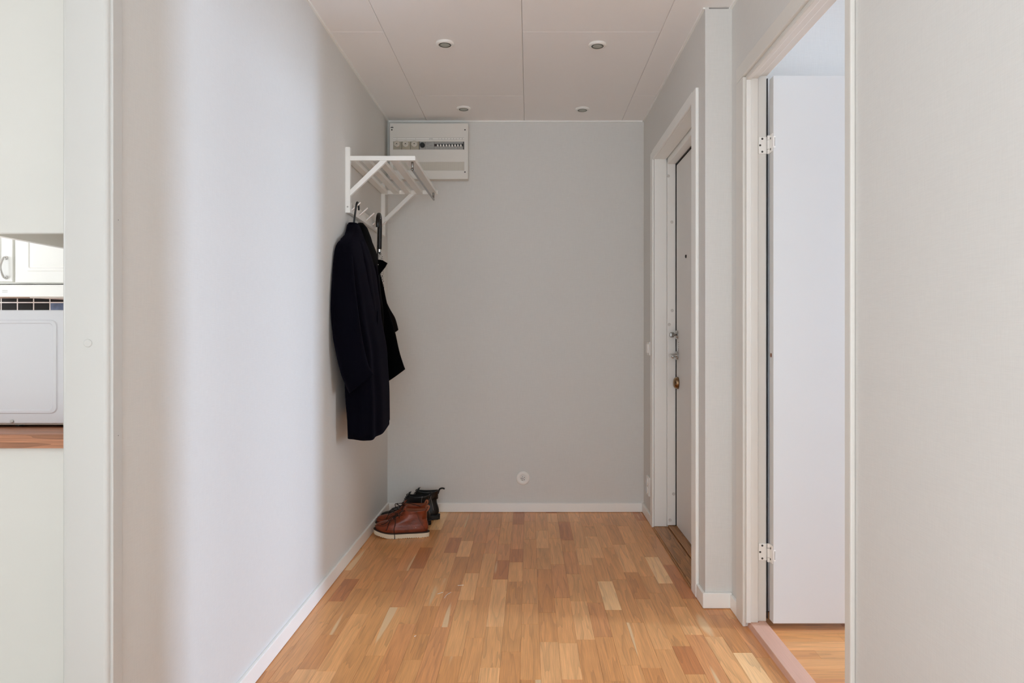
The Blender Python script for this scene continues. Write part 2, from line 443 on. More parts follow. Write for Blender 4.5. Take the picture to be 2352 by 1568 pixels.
# ------------------------------------------------------------------ walls
struct('wall_back', box(XL - .1, 1.0, YB, YB + .12, -.06, 2.62), 'wallpaper', 'light grey linen-textured wall at the end of the hall')
struct('wall_left', boxes((XL - .1, XL, K_Y1, YB, -.06, 2.62), (XL - .1, XL, K_Y0, K_Y1, 2.07, 2.62), (XL - .1, XL, .4, K_Y0, -.06, 2.62)),
       'wallpaper', 'long light grey linen-textured wall left of the hall')
struct('wall_right', boxes((XR, 1.0, E_Y1 + .0, YB, -.06, 2.62), (XR, 1.0, E_Y0, E_Y1, 2.09, 2.62), (XR, 1.0, YP, E_Y0, -.06, 2.394),
                           (XR + .02, 1.0, YP + .03, E_Y0, 2.394, 2.62), (XR, XR + .015, YP, E_Y0, 2.394, 2.62),
                           (XR2 - .012, 1.0, YP, YP + .03, 2.394, 2.62),
                           (XR2, XR2 + .075, D_Y1 + .01, YP, -.06, 2.62), (XR2, XR2 + .075, D_Y0 - .01, D_Y1 + .01, 2.065, 2.62),
                           (XR2, XR2 + .075, .08, D_Y0 - .01, -.06, 2.62)),
       'wallpaper', 'grey wall right of the hall with the entrance door and the projecting pier')
# bedroom, kitchen and living room shells
struct('wall_bedroom', boxes((XR2 + .075, 4.72, 2.780, 2.9, -.06, 2.62), (XR2, 4.72, .08, .2, -.06, 2.62),
                             (4.6, 4.72, .2, .27, -.06, 2.62), (4.6, 4.72, 1.23, 1.62, -.06, 2.62), (4.6, 4.72, .27, 1.23, -.06, .77), (4.6, 4.72, .27, 1.23, 2.13, 2.62), (4.6, 4.72, 2.20, 2.9, -.06, 2.62),
                             (4.6, 4.72, 1.62, 2.20, -.06, .35), (4.6, 4.72, 1.62, 2.20, 2.25, 2.62)),
       'wallpaper', 'grey bedroom walls seen above the open white door')
struct('wall_kitchen', boxes((-4.42, XL - .1, 4.27, 4.4, -.06, 2.62), (-4.42, -4.3, .5, 2.0, -.06, 2.62), (-4.42, -4.3, 3.4, 4.3, -.06, 2.62),
                             (-4.42, -4.3, 2.0, 3.4, -.06, .9), (-4.42, -4.3, 2.0, 3.4, 2.1, 2.62),
                             (-4.42, -3.6, .4, .5, -.06, 2.62), (-1.6, XL - .1, .4, .5, -.06, 2.62),
                             (-3.6, -1.6, .4, .5, -.06, .85), (-3.6, -1.6, .4, .5, 2.15, 2.62)),
       'wallpaint', 'white kitchen walls beyond the doorway')
struct('wall_living_room', boxes((-2.72, -2.6, -6.2, -2.2, -.06, 2.62), (-2.72, -2.6, -.2, .4, -.06, 2.62), (-2.72, -2.6, -2.2, -.2, -.06, .8), (-2.72, -2.6, -2.2, -.2, 2.1, 2.62),
                                 (2.6, 2.72, -6.2, .08, -.06, 2.62), (-2.72, XL - .1, .34, .4, -.06, 2.62), (XR2, 2.72, .02, .08, -.06, 2.62),
                                 (-2.72, -2.2, -6.2, -6.08, -.06, 2.62), (2.2, 2.72, -6.2, -6.08, -.06, 2.62),
                                 (-2.2, 2.2, -6.2, -6.08, -.06, .65), (-2.2, 2.2, -6.2, -6.08, 2.35, 2.62)),
       'wallpaint', 'living room walls behind the viewer')
# window frames of the rooms around
def window(i, b, axis, label):
    x0, x1, y0, y1, z0, z1 = b
    w = thing('window_%d' % i, ((x0 + x1) / 2, (y0 + y1) / 2, z0), label, None, None, 'structure')
    t = .05
    if axis == 'Y':
        mk('window_frame', boxes((x0, x1, y0, y1, z0, z0 + t), (x0, x1, y0, y1, z1 - t, z1), (x0, x0 + t, y0, y1, z0 + t, z1 - t),
                                 (x1 - t, x1, y0, y1, z0 + t, z1 - t)), 'white', w)
    else:
        mk('window_frame', boxes((x0, x1, y0, y1, z0, z0 + t), (x0, x1, y0, y1, z1 - t, z1), (x0, x1, y0, y0 + t, z0 + t, z1 - t),
                                 (x0, x1, y1 - t, y1, z0 + t, z1 - t)), 'white', w)
window(1, (-2.2, 2.2, -6.18, -6.1, .65, 2.35), 'Y', 'white framed living room window behind the viewer')
window(2, (4.62, 4.70, 1.62, 2.20, .35, 2.25), 'X', 'narrow white framed bedroom window')
window(6, (4.62, 4.70, .27, 1.23, .77, 2.13), 'X', 'unseen white framed window added to the bedroom to brighten the hall')  # frame for the added bedroom fill light
window(3, (-3.6, -1.6, .42, .48, .85, 2.15), 'Y', 'white framed dining window')
window(4, (-4.40, -4.32, 2.0, 3.4, .9, 2.1), 'X', 'white framed kitchen window')
window(5, (-2.70, -2.62, -2.2, -.2, .8, 2.1), 'X', 'unseen white framed side window added to light the right wall')  # frame for the added living room fill light

# ------------------------------------------------------------------ ceiling
ceiling = struct('ceiling', box(XL - .1, 1.0, .4, YB + .1, H + .014, H + .2), 'ceiling', 'white panelled hall ceiling with recessed spotlights')
def panel(x0, x1, y0, y1):
    bm = bmesh.new(); g, c = .0007, .0016
    x0 += g; x1 -= g; y0 += g; y1 -= g
    hi = [bm.verts.new(p) for p in ((x0, y0, H + .014), (x1, y0, H + .014), (x1, y1, H + .014), (x0, y1, H + .014))]
    mi = [bm.verts.new(p) for p in ((x0, y0, H + c), (x1, y0, H + c), (x1, y1, H + c), (x0, y1, H + c))]
    lo = [bm.verts.new(p) for p in ((x0 + c, y0 + .0035, H), (x1 - c, y0 + .0035, H), (x1 - c, y1 - c, H), (x0 + c, y1 - c, H))]
    for a, b in ((hi, mi), (mi, lo)):
        for i in range(4): bm.faces.new((a[i], a[(i + 1) % 4], b[(i + 1) % 4], b[i]))
    bm.faces.new(lo)
    mk('ceiling_panel', bm, 'ceiling', ceiling)
SEAM = (XL - .004, -.628, -.029, .570, 1.0)
for i in range(4):
    first = (4.213, 3.825, 3.013, 3.825)[i]; ys = [YB + .01]
    y = first + (1.2 if i == 2 else 0)
    if i == 2: ys = [YB + .01]; y = 4.213 if False else 3.013
    while y > .4: ys.append(y); y -= 1.2
    ys.append(.4)
    for a, b in zip(ys, ys[1:]): panel(SEAM[i], SEAM[i + 1], b, a)
struct('ceiling', box(XR2 + .075, 4.7, .1, 2.9, 2.5, 2.6), 'ceiling', 'white bedroom ceiling')
struct('ceiling', box(-4.4, XL - .1, .4, 4.4, 2.45, 2.6), 'ceiling', 'white kitchen ceiling')
struct('ceiling', box(-2.7, 2.7, -6.2, .4, 2.45, 2.6), 'ceiling', 'white living room ceiling')
# slim cover strips where walls meet the ceiling
def strip(name, bm, label): return struct(name, bm, 'white', label)
t = .009
strip('trim_1', boxes((XL, XL + t, 1.0, YB, H - .007, H)), 'slim white cover strip along the ceiling above the left wall')
strip('trim_2', boxes((XL + t, XR - t, YB - t, YB, H - .008, H)), 'slim white cover strip along the ceiling above the back wall')
strip('trim_3', boxes((XR - t, XR, YP, YB, H - .007, H)), 'slim white cover strip along the ceiling above the entrance door')
strip('trim_4', boxes((XR2 - t, XR2, 1.0, YP, H - .007, H)), 'slim white cover strip along the ceiling above the bedroom door')

# baseboards
BH, BT = 0.056, 0.012
def baseboard(name, b, label):
    b = b[:4] + (.0014, b[5])      # hairline gap above the parquet
    struct(name, box(*b), 'white', label, bevel=.0025, seg=2)
baseboard('baseboard_left', (XL, XL + BT, K_Y1 + .03, YB - .0, 0, BH + .004), 'white baseboard along the left wall')
baseboard('baseboard_back', (XL + BT, XR - BT, YB - BT, YB, 0, BH), 'white baseboard along the back wall')
baseboard('baseboard_right', (XR - BT, XR, E_Y1 + .065, YB, 0, BH), 'white baseboard between the back corner and the entrance door')
baseboard('baseboard_pier_side', (XR - BT, XR, YP - BT, E_Y0 - .085, 0, BH + .004), 'white baseboard on the side of the pier beside the entrance door')
baseboard('baseboard_pier_front', (XR - BT + .001, XR2 - .003, YP - BT - .002, YP, 0, BH + .006), 'white baseboard across the front of the pier')
baseboard('baseboard_bedroom_door', (XR2 - BT, XR2, 2.69, YP - BT - .004, 0, BH + .002), 'short white baseboard between the pier and the bedroom door')
baseboard('baseboard_right_near', (XR2 - BT, XR2, .08, 1.70, 0, BH), 'white baseboard on the near right wall')

# ------------------------------------------------------------------ entrance door (right wall)
d1 = thing('door_1', (XR, (E_Y0 + E_Y1) / 2, 0), 'closed grey entrance door set deep in a white frame, right wall', None, None, 'structure')
mk('casing', boxes((XR - .012, XR, E_Y1, E_Y1 + .062, 0, 2.12), ), 'white', d1, bevel=.003)
mk('casing', boxes((XR - .014, XR, E_Y0 - .082, E_Y0, 0, 2.117)), 'white', d1, bevel=.004)
mk('casing', boxes((XR - .012, XR, E_Y0, E_Y1, 2.075, 2.125)), 'white', d1, bevel=.003)
mk('lining', boxes((XR, XR + .068, E_Y1 - .006, E_Y1 + .005, 0.012, 2.086)), 'white', d1, bevel=.002)
mk('lining', boxes((XR, XR + .068, E_Y0 - .002, E_Y0 + .008, 0.012, 2.086)), 'white', d1, bevel=.002)
mk('lining', boxes((XR, XR + .068, E_Y0 + .008, E_Y1 - .006, 2.075, 2.09)), 'white', d1, bevel=.002)
FX0, FX1 = XR + .072, XR + .118
fj = mk('door_frame', boxes((FX0, FX1, E_Y1 - .014, E_Y1 + .02, 0.02, 2.06)), 'white', d1, bevel=.003)
for px, py in ((1535, 404), (1543, 510), (1544, 713), (1537, 745), (1547, 1134), (1539, 1194)):
    yy = E_Y1 - .014; X = (px - CX) * yy / F_PX; Z = CAM_Z - (py - CY) * yy / F_PX
    mk('screw_cap', turned([(.0085, 0), (.0085, -.0012), (.007, -.0022)], (X, yy, Z), 'Y', 18), 'capgrey', fj)
mk('door_frame', boxes((FX0, FX1, E_Y0 - .02, E_Y0 + .014, 0.02, 2.06)), 'white', d1, bevel=.003)
mk('door_frame', boxes((FX0, FX1, E_Y0 + .014, E_Y1 - .014, 2.045, 2.085)), 'white', d1, bevel=.003)
mk('dark_gap_strip', boxes((FX1, FX1 + .02, E_Y1 - .017, E_Y1 + .01, .02, 2.05), (FX1, FX1 + .02, E_Y0 - .01, E_Y1 - .017, 2.040, 2.052)), 'dark', d1)  # black strip standing in for the dark gap between frame and leaf
LX = FX1 + .002
leaf = mk('door_leaf', boxes((LX, LX + .06, E_Y0 + .006, E_Y1 - .024, 0.022, 2.036)), 'doorgrey', d1, bevel=.002)
mk('wall_behind', boxes((LX + .06, 1.0, E_Y0 - .02, E_Y1 + .02, -.06, 2.09)), 'dark', d1)
# hardware near the lock edge of the leaf
def rosette(y, z, rr=.025): return turned([(rr, 0), (rr, -.006), (rr * .9, -.009)], (LX, y, z), 'X', 28)
yl = E_Y1 - .055
lk = mk('thumb_turn', rosette(yl, 1.088), 'chrome', leaf, smooth=False)
bm = bmesh.new(); lathe(bm, [(.006, -.009), (.006, -.022)], (LX, yl, 1.088), 'X', 16)
add_box(bm, LX - .044, LX - .02, yl - .010, yl + .010, 1.088 - .014, 1.088 + .014)
mk('thumb_turn_knob', bm, 'barchrome', leaf, bevel=.007, seg=4)
mk('handle_rosette', rosette(yl, .973), 'chrome', leaf)
mk('door_handle', tube(smooth_path([(LX - .008, yl, .973), (LX - .035, yl, .974), (LX - .047, yl - .012, .974), (LX - .05, yl - .05, .973),
                                    (LX - .049, yl - .115, .970)], 6), [.009] * 9 + [.0085] * 16, 12), 'chrome', leaf, smooth=True)
mk('cylinder_lock', turned([(.034, 0), (.034, -.006), (.031, -.016), (.022, -.024), (.012, -.027)], (LX, yl - .012, .822), 'X', 32), 'brass', leaf, smooth=True)
mk('door_viewer', turned([(.009, 0), (.009, -.004), (.005, -.006)], (LX, 3.655, 1.50), 'X', 20), 'dark', leaf)
for k, zz in enumerate((1.047, 1.035, 1.024, 1.012, 1.003)):
    mk('engraved_mark', boxes((LX - .0006, LX, yl - .028 + .004 * (k % 2), yl - .018 - .003 * (k % 3), zz - .0028, zz + .0012)), 'ink', leaf)
th = mk('threshold', boxes((XR - .004, XR + .075, E_Y0, E_Y1, -.004, .011)), 'pine', d1, bevel=.003)
mk('threshold', boxes((XR + .077, LX + .01, E_Y0, E_Y1, -.004, .018)), 'pine', d1, bevel=.003)
mk('threshold_nosing', boxes((XR - .012, XR - .004, E_Y0 - .01, E_Y1 + .004, -.002, .007)), 'pine', d1, bevel=.003)

# ------------------------------------------------------------------ bedroom door (right wall, open)
d2 = thing('door_2', (XR2, (D_Y0 + D_Y1) / 2, 0), 'white bedroom doorway with its plain white door standing open', None, None, 'structure')
c0 = XR2 - .013
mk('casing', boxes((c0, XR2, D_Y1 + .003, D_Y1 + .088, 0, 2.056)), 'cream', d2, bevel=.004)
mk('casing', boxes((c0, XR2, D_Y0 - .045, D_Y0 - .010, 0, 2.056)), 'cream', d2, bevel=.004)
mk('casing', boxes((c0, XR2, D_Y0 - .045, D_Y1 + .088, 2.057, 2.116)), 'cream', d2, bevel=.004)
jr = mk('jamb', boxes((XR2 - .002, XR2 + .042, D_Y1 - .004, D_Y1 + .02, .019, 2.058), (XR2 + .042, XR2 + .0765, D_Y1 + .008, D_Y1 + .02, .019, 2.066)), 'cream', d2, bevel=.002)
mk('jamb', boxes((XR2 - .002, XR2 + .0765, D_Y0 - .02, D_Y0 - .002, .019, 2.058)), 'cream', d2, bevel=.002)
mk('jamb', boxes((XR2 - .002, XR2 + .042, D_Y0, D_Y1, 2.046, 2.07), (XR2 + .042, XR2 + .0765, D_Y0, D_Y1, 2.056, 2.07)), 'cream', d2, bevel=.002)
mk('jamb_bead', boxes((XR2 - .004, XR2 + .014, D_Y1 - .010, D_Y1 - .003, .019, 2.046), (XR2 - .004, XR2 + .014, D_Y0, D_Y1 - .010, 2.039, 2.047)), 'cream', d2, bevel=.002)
bm = bmesh.new(); y0, y1 = D_Y0 - .02, D_Y1 + .0195
pr = [(XR2 + .006, -.001), (XR2 + .012, .019), (XR2 + .0745, .019), (XR2 + .080, -.001)]
loft(bm, [[(a, yy, b) for a, b in pr] for yy in (y0, y1)])
mk('threshold', bm, 'beech', d2, bevel=.0015)
LY = 2.56
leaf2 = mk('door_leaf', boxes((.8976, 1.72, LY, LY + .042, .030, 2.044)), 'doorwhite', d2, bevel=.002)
mk('edge_plug', turned([(.008, 0), (.008, -.0012), (.004, -.0016)], (.8976, LY + .022, 1.0155), 'X', 20), 'stain', leaf2)
mk('hinge_gap_strip', boxes((.891, .8935, LY + .046, LY + .054, .03, 2.05)), 'dark', d2)  # black strip drawn for the dark gap on the hinge side
def hinge(zc):
    h = mk('hinge', boxes((XR2 + .046, XR2 + .0775, D_Y1 + .0035, D_Y1 + .0085, zc - .032, zc + .032)), 'plastic', d2, bevel=.002)
    mk('knuckle', tube([(.8925, D_Y1 - .004, zc - .034), (.8925, D_Y1 - .004, zc - .018)], .0048, 12), 'plastic', h)
    mk('knuckle', tube([(.8925, D_Y1 - .004, zc + .018), (.8925, D_Y1 - .004, zc + .034)], .0048, 12), 'plastic', h)
    mk('knuckle', tube([(.8925, D_Y1 - .004, zc - .0165), (.8925, D_Y1 - .004, zc + .0165)], .0052, 12), 'plastic', h)
    mk('hinge_leaf', boxes((.8955, .8978, LY + .003, LY + .04, zc - .032, zc + .034)), 'plastic', h)
    mk('adjuster', boxes((.8976, .906, LY - .0016, LY + .003, zc - .020, zc + .022)), 'plastic', h, bevel=.0006)
    mk('adjuster_slot', boxes((.9025, .9037, LY - .0024, LY, zc - .015, zc + .017)), 'dark', h)
    for dx, dz in ((.020, .024), (.012, 0), (.020, -.024)):
        sc = turned([(.0038, 0), (.0038, -.0007)], (XR2 + .040 + dx, D_Y1 + .0035, zc + dz), 'Y', 14)
        s = mk('hinge_screw', sc, 'lamp_dark', h)
    for dz in (.02, -.02):
        mk('hinge_screw', turned([(.004, 0), (.004, -.0008)], (.8955, LY + .022, zc + dz), 'X', 14), 'lamp_dark', h)
hinge(CAM_Z + (765 - 333) * 2.60 / F_PX); hinge(CAM_Z - (1268 - 765) * 2.60 / F_PX)
for px, py in ((1741, 577), (1742, 970), (1744, 1311)):
    X = XR2 + .05; Z = CAM_Z - (py - CY) * 2.607 / F_PX
    mk('screw_cap', turned([(.0065, 0), (.0065, -.001)], (X, D_Y1 + .008, Z), 'Y', 16), 'cream', jr)

# ------------------------------------------------------------------ kitchen doorway (left wall)
d3 = thing('door_3', (XL, 1.0, 0), 'white painted frame of the kitchen doorway at the left edge', None, None, 'structure')
jk = mk('jamb', boxes((-.9515, -.860, 1.42, 1.4495, 0, 2.06)), 'dimmed_white', d3, bevel=.008, seg=4)
mk('jamb', boxes((-.952, -.860, K_Y0 + .0005, K_Y0 + .03, 0, 2.06)), 'dimmed_white', d3, bevel=.006)
mk('jamb', boxes((-.952, -.860, K_Y0, 1.45, 2.06, 2.08)), 'dimmed_white', d3, bevel=.003)
mk('casing', boxes((XL, -.855, 1.4315, 1.4655, 0, 2.12)), 'dimmed_white', d3, bevel=.002)
mk('casing', boxes((XL, -.855, K_Y0 - .045, K_Y0 + .01, 0, 2.12)), 'dimmed_white', d3, bevel=.002)
mk('casing', boxes((XL, -.855, K_Y0, 1.45, 2.07, 2.12)), 'dimmed_white', d3, bevel=.002)
mk('wall_edge', boxes((XL - .1, XL, 1.4498, K_Y1 + .004, 0, 2.07)), 'dimmed_white', d3)
X = (202 - CX) * 1.42 / F_PX; Z = CAM_Z - (788 - CY) * 1.42 / F_PX
mk('screw_cap', turned([(.0082, 0), (.0082, -.0014), (.0066, -.0024)], (X, 1.42, Z), 'Y', 24), 'dimmed_white', jk)
for py in (505, 1000):
    Y = 1.45; mk('nail_hole', turned([(.0012, 0), (.0012, .0006)], (-.855, Y, CAM_Z - (py - CY) * Y / F_PX), 'X', 10), 'inkgrey', d3)

# ------------------------------------------------------------------ downlights
def downlight(x, y, label):
    t = thing('recessed_spotlight', (x, y, H), label, 'spotlight', 'recessed ceiling spotlights')
    mk('ring', turned([(.0405, 0), (.0410, -.004), (.0385, -.009), (.0300, -.0115), (.0275, -.010), (.0265, -.003)], (x, y, H), 'Z', 40), 'plastic', t, smooth=True)
    mk('cup', turned([(.0272, -.0098), (.0262, -.0112), (.0240, -.0114), (.0240, -.0095)], (x, y, H), 'Z', 40), 'lamp_dark', t)
    mk('lens', turned([(.0245, -.0090), (.0245, -.0108), (.014, -.0112), (.003, -.0113)], (x, y, H), 'Z', 40), 'lamp_glass', t, smooth=True)
downlight(-.377, 3.128, 'unlit round recessed spotlight, nearer the viewer on the left half of the ceiling')
downlight(.309, 3.142, 'unlit round recessed spotlight, nearer the viewer on the right half of the ceiling')
downlight(-.378, 4.03, 'unlit round recessed spotlight closest to the fuse box')
downlight(.310, 4.045, 'unlit round recessed spotlight by the back wall on the entrance door side')

# ------------------------------------------------------------------ fuse box
BX0, BX1, BZ0, BZ1, BY = -.840, -.3675, 2.026, 2.362, 4.20
fb = thing('fuse_box', ((BX0 + BX1) / 2, YB, BZ0), 'white electrical fuse box high on the back wall with fuses and switches', 'fuse box')
mk('enclosure', box(BX0 + .004, BX1 - .004, BY + .02, YB - .001, BZ0 + .004, BZ1 - .004), 'boxwhite', fb, bevel=.003)
def bx(px): return (px - CX) * BY / F_PX
def bz(py): return CAM_Z - (py - CY) * BY / F_PX
sl = (bx(903), bx(1066), bz(343), bz(325))          # opening for the fuses
lo_ = (bx(903), bx(1066), bz(391), bz(372))         # lower blank row
def cover():
    bm = bmesh.new()
    xs = [BX0, sl[0], sl[1], BX1]; zs = [BZ0, lo_[2], lo_[3], sl[2], sl[3], BZ1]
    for i in range(3):
        for j in range(5):
            if i == 1 and j in (1, 3): continue
            add_box(bm, xs[i], xs[i + 1], BY, BY + .02, zs[j], zs[j + 1])
    bmesh.ops.remove_doubles(bm, verts=bm.verts, dist=1e-5)
    seen = {}
    for f in list(bm.faces):
        k = tuple(sorted(v.index for v in f.verts)); 
    bm.verts.index_update()
    for f in list(bm.faces):
        seen.setdefault(tuple(sorted(v.index for v in f.verts)), []).append(f)
    dead = [f for fs in seen.values() if len(fs) > 1 for f in fs]
    bmesh.ops.delete(bm, geom=dead, context='FACES')
    return bm
mk('front_cover', cover(), 'boxwhite', fb, bevel=.0022)
for px, py in ((900, 298), (1068, 298), (1068, 395), (900, 402)):
    mk('cover_screw', turned([(.0042, 0), (.0042, -.0006)], (bx(px), BY, bz(py)), 'Y', 16), 'dark', fb)
zc = (sl[2] + sl[3]) / 2
for i, px in enumerate((912, 932, 952)):
    h = mk('fuse_holder', box(bx(px - 9.2), bx(px + 10.2), BY + .002, BY + .02, sl[2], sl[3]), 'tan', fb, bevel=.001)
    cz = bz(331)
    mk('fuse_cap', turned([(.0190, .006), (.0185, -.010), (.0165, -.013), (.0125, -.0135), (.0115, -.011), (.0085, -.011), (.0075, -.015), (.004, -.0155), (.0035, -.012)], (bx(px), BY, cz), 'Y', 28), 'porcelain', h, smooth=False)
    mk('fuse_window', turned([(.0033, -.0118), (.0033, -.0128)], (bx(px), BY, cz), 'Y', 14), 'lamp_dark', h)
md = mk('main_switch', box(bx(963.6), bx(977), BY + .002, BY + .02, sl[2], sl[3]), 'modgrey', fb, bevel=.001)
mk('knob', turned([(.0150, .004), (.0145, -.010), (.012, -.012)], (bx(970.3), BY, bz(333.5)), 'Y', 24), 'dark', md)
rc = mk('residual_current_device', box(bx(977.3), bx(997), BY + .002, BY + .02, sl[2], sl[3]), 'modgrey', fb, bevel=.001)
for k, (a, b, py) in enumerate(((980, 991, 327.2), (979, 986, 329.5), (981, 984, 331.5), (986.5, 993, 334.0), (979, 983, 336.5), (980, 994, 340.2))):
    mk('print_line', box(bx(a), bx(b), BY + .0012, BY + .0022, bz(py + .35), bz(py - .35)), 'inkgrey', rc)
w = (1063.5 - 997.3) / 10
for i in range(10):
    a = 997.3 + w * i
    br = mk('circuit_breaker', box(bx(a + .08), bx(a + w - .08), BY + .002, BY + .02, sl[2], sl[3]), 'modgrey', fb, bevel=.0008)
    mk('breaker_window', box(bx(a + .2), bx(a + w - .2), BY + .0008, BY + .0025, bz(335.8), bz(330.2)), 'brown_dark' if i == 0 else 'dark', br)
    if i: mk('toggle', box(bx(a + .2), bx(a + w * .55), BY - .010, BY + .002, bz(336.8), bz(332.4)), 'plastic', br, bevel=.0008)
    mk('print_line', box(bx(a + .8), bx(a + w - 1.2), BY + .0012, BY + .0022, bz(328.3), bz(327.6)), 'inkgrey', br)
mk('side_cap', box(bx(1063.7), bx(1066), BY + .002, BY + .02, sl[2], sl[3]), 'lamp_dark', fb)
mk('label_strip', box(bx(903), bx(1066), BY - .0008, BY, bz(321), bz(316.5)), 'plastic', fb)
ln = mk('label_strip_border', boxes((bx(903), bx(1066), BY - .0012, BY - .0008, bz(321.0), bz(320.6)), (bx(903), bx(1066), BY - .0012, BY - .0008, bz(316.9), bz(316.5))), 'inkgrey', fb)
for px, s in ((912, 'I'), (933, 'I'), (954.5, 'I'), (990, '4 F B I')):
    text_mesh('print', s, 'ink', fb, (bx(px), BY - .0011, bz(318.8)), .0085)
for i, s in enumerate('123456678'[:9] if False else ('1', '2', '2', '3', '4', '5', '6', '7', '8')):
    text_mesh('print', s, 'ink', fb, (bx(1008 + 6.75 * i), BY - .0011, bz(318.8)), .0085)
text_mesh('maker_mark', 'c-d', 'ink', fb, (bx(900.5), BY - .0004, bz(290)), .008)
mk('maker_mark', box(bx(897.3), bx(903.6), BY - .0006, BY, bz(293.8), bz(291.8)), 'ink', fb)
bm = bmesh.new(); a = 903.0; cell = (1066 - 903) / 36
mk('blank_cover_backing', box(lo_[0], lo_[1], BY + .0028, BY + .02, lo_[2], lo_[3]), 'boxside', fb)
for i in range(36):
    o = mk('blank_rib', box(bx(a + cell * i + (.25 if i % 6 == 0 else .10)), bx(a + cell * (i + 1) - .10), BY + .0012, BY + .009, lo_[2] + .0005, lo_[3] - .0005), 'boxside', fb)

# ------------------------------------------------------------------ wall details: socket, switch, outlets
vt = thing('wall_outlet', (-.0375, YB, .21), 'round white cover plate with small slots low on the back wall', 'outlet')
zc = CAM_Z - (1097.5 - CY) * YB / F_PX; xc = (1201 - CX) * YB / F_PX
mk('cover_plate', turned([(.0425, 0), (.0425, -.004), (.040, -.0075), (.034, -.009), (.0155, -.0095), (.0145, -.0075), (.001, -.0075)], (xc, YB, zc), 'Y', 48), 'plastic', vt, smooth=True)
mk('insert', turned([(.0142, -.007), (.0142, -.0105), (.012, -.012), (.002, -.0122)], (xc, YB, zc), 'Y', 36), 'plastic', vt, smooth=True)
mk('centre_hole', turned([(.0028, -.012), (.0028, -.0128)], (xc, YB, zc), 'Y', 14), 'dark', vt)
for k in range(5):
    a = 2 * PI * k / 5 + .55; bm = box(-.0036, .0036, -.0128, -.0115, -.0014, .0014)
    bmesh.ops.transform(bm, matrix=Matrix.Translation((xc + .0098 * math.cos(a), YB, zc + .0098 * math.sin(a))) @ Matrix.Rotation(-(a + PI / 2 + .5), 4, 'Y'), verts=bm.verts)
    mk('slot', bm, 'ink', vt)
yS = 4.075
sw = thing('light_switch', (XR, yS, CAM_Z - .1), 'white light switch on the wall beside the entrance door', 'switch')
zc = CAM_Z - (800 - CY) * yS / F_PX
mk('plate', box(XR - .009, XR, yS - .04, yS + .04, zc - .04, zc + .04), 'plastic', sw, bevel=.003)
mk('rocker', box(XR - .017, XR - .008, yS - .026, yS + .026, zc - .026, zc + .026), 'plastic', sw, bevel=.002)
so = thing('wall_socket', (XR, yS, .15), 'white double socket low on the wall beside the entrance door', 'socket')
zc = CAM_Z - (1115 - CY) * yS / F_PX
mk('plate', box(XR - .012, XR, yS - .042, yS + .042, zc - .055, zc + .055), 'plastic', so, bevel=.003)
for dz in (-.024, .024):
    mk('socket_ring', turned([(.021, -.010), (.021, -.017), (.0185, -.0175), (.018, -.012), (.003, -.012)], (XR, yS, zc + dz), 'X', 28), 'plastic', so)

# ------------------------------------------------------------------ hat rack
hr = thing('hat_rack', (XL, 3.69, 1.66), 'white wooden hat rack with slatted shelf and chrome hooks on the left wall', 'hat rack')
R0, R1, XE, ZS = 3.295, 4.09, -.538, 1.925
for yy in (R0, R1):
    y0, y1 = (yy, yy + .022)
    p = mk('post', box(XL, XL + .022, y0, y1, 1.667, 1.978), 'white', hr, bevel=.0015)
    mk('arm', box(XL + .022, XE, y0, y1, ZS - .011, ZS + .011), 'white', hr, bevel=.0015)
    bm = bmesh.new(); z0, x1 = 1.758, -.69
    wv = .0115
    pts = [(XL + .022, z0 - wv), (XL + .022, z0 + wv * 1.6), (x1 - wv * 1.3, ZS - .011), (x1 + wv * 1.6, ZS - .011)]
    loft(bm, [[(a, q, b) for a, b in pts] for q in (y0 + .002, y1 - .002)])
    mk('brace', bm, 'white', hr, bevel=.0015)
    mk('screw', turned([(.004, 0), (.004, -.0008)], (XL + .011, y0, 1.695), 'Y', 12), 'steel', p)
for x0, x1 in ((-.866, -.829), (-.797, -.761), (-.728, -.692), (-.660, -.624), (-.592, -.541)):
    mk('slat', box(x0, x1, R0 + .022, R1, ZS - .010, ZS + .009), 'white', hr, bevel=.002)
mk('coat_bar', tube(smooth_path([(-.557, R0 + .035, ZS - .010), (-.557, R0 + .035, ZS - .034), (-.557, R0 + .048, ZS - .046), (-.557, R0 + .075, ZS - .048),
                                 (-.557, R1 - .075, ZS - .048), (-.557, R1 - .042, ZS - .046), (-.557, R1 - .03, ZS - .034), (-.557, R1 - .03, ZS - .010)], 6), .0058, 12),
   'barchrome', hr, smooth=True)
rail = mk('hook_rail', box(XL + .003, XL + .022, R0 + .022, R1, 1.668, 1.72), 'white', hr, bevel=.002)
HOOKS = [3.337 + .148 * k for k in range(5)]
for yy in HOOKS:
    mk('hook', tube([(XL + .020, yy, 1.686), (XL + .062, yy, 1.724)], .0052, 14), 'satin', hr)

# ------------------------------------------------------------------ coats
def coat_ring(z, cx, cy, hx, hy, amp, ph, k=7, n=72, e=2.3, lo=XL + .005):
    out = []
    for i in range(n):
        a = 2 * PI * i / n; c, s = math.cos(a), math.sin(a)
        m_ = 1 + amp * (math.sin(k * a + ph) * .6 + math.sin((k + 4) * a - ph * 1.7) * .4)
        px = hx * m_ * math.copysign(abs(c) ** (2 / e), c); py = hy * (1 + (m_ - 1) * .4) * math.copysign(abs(s) ** (2 / e), s)
        out.append((max(cx + px, lo), cy + py, z))
    return out

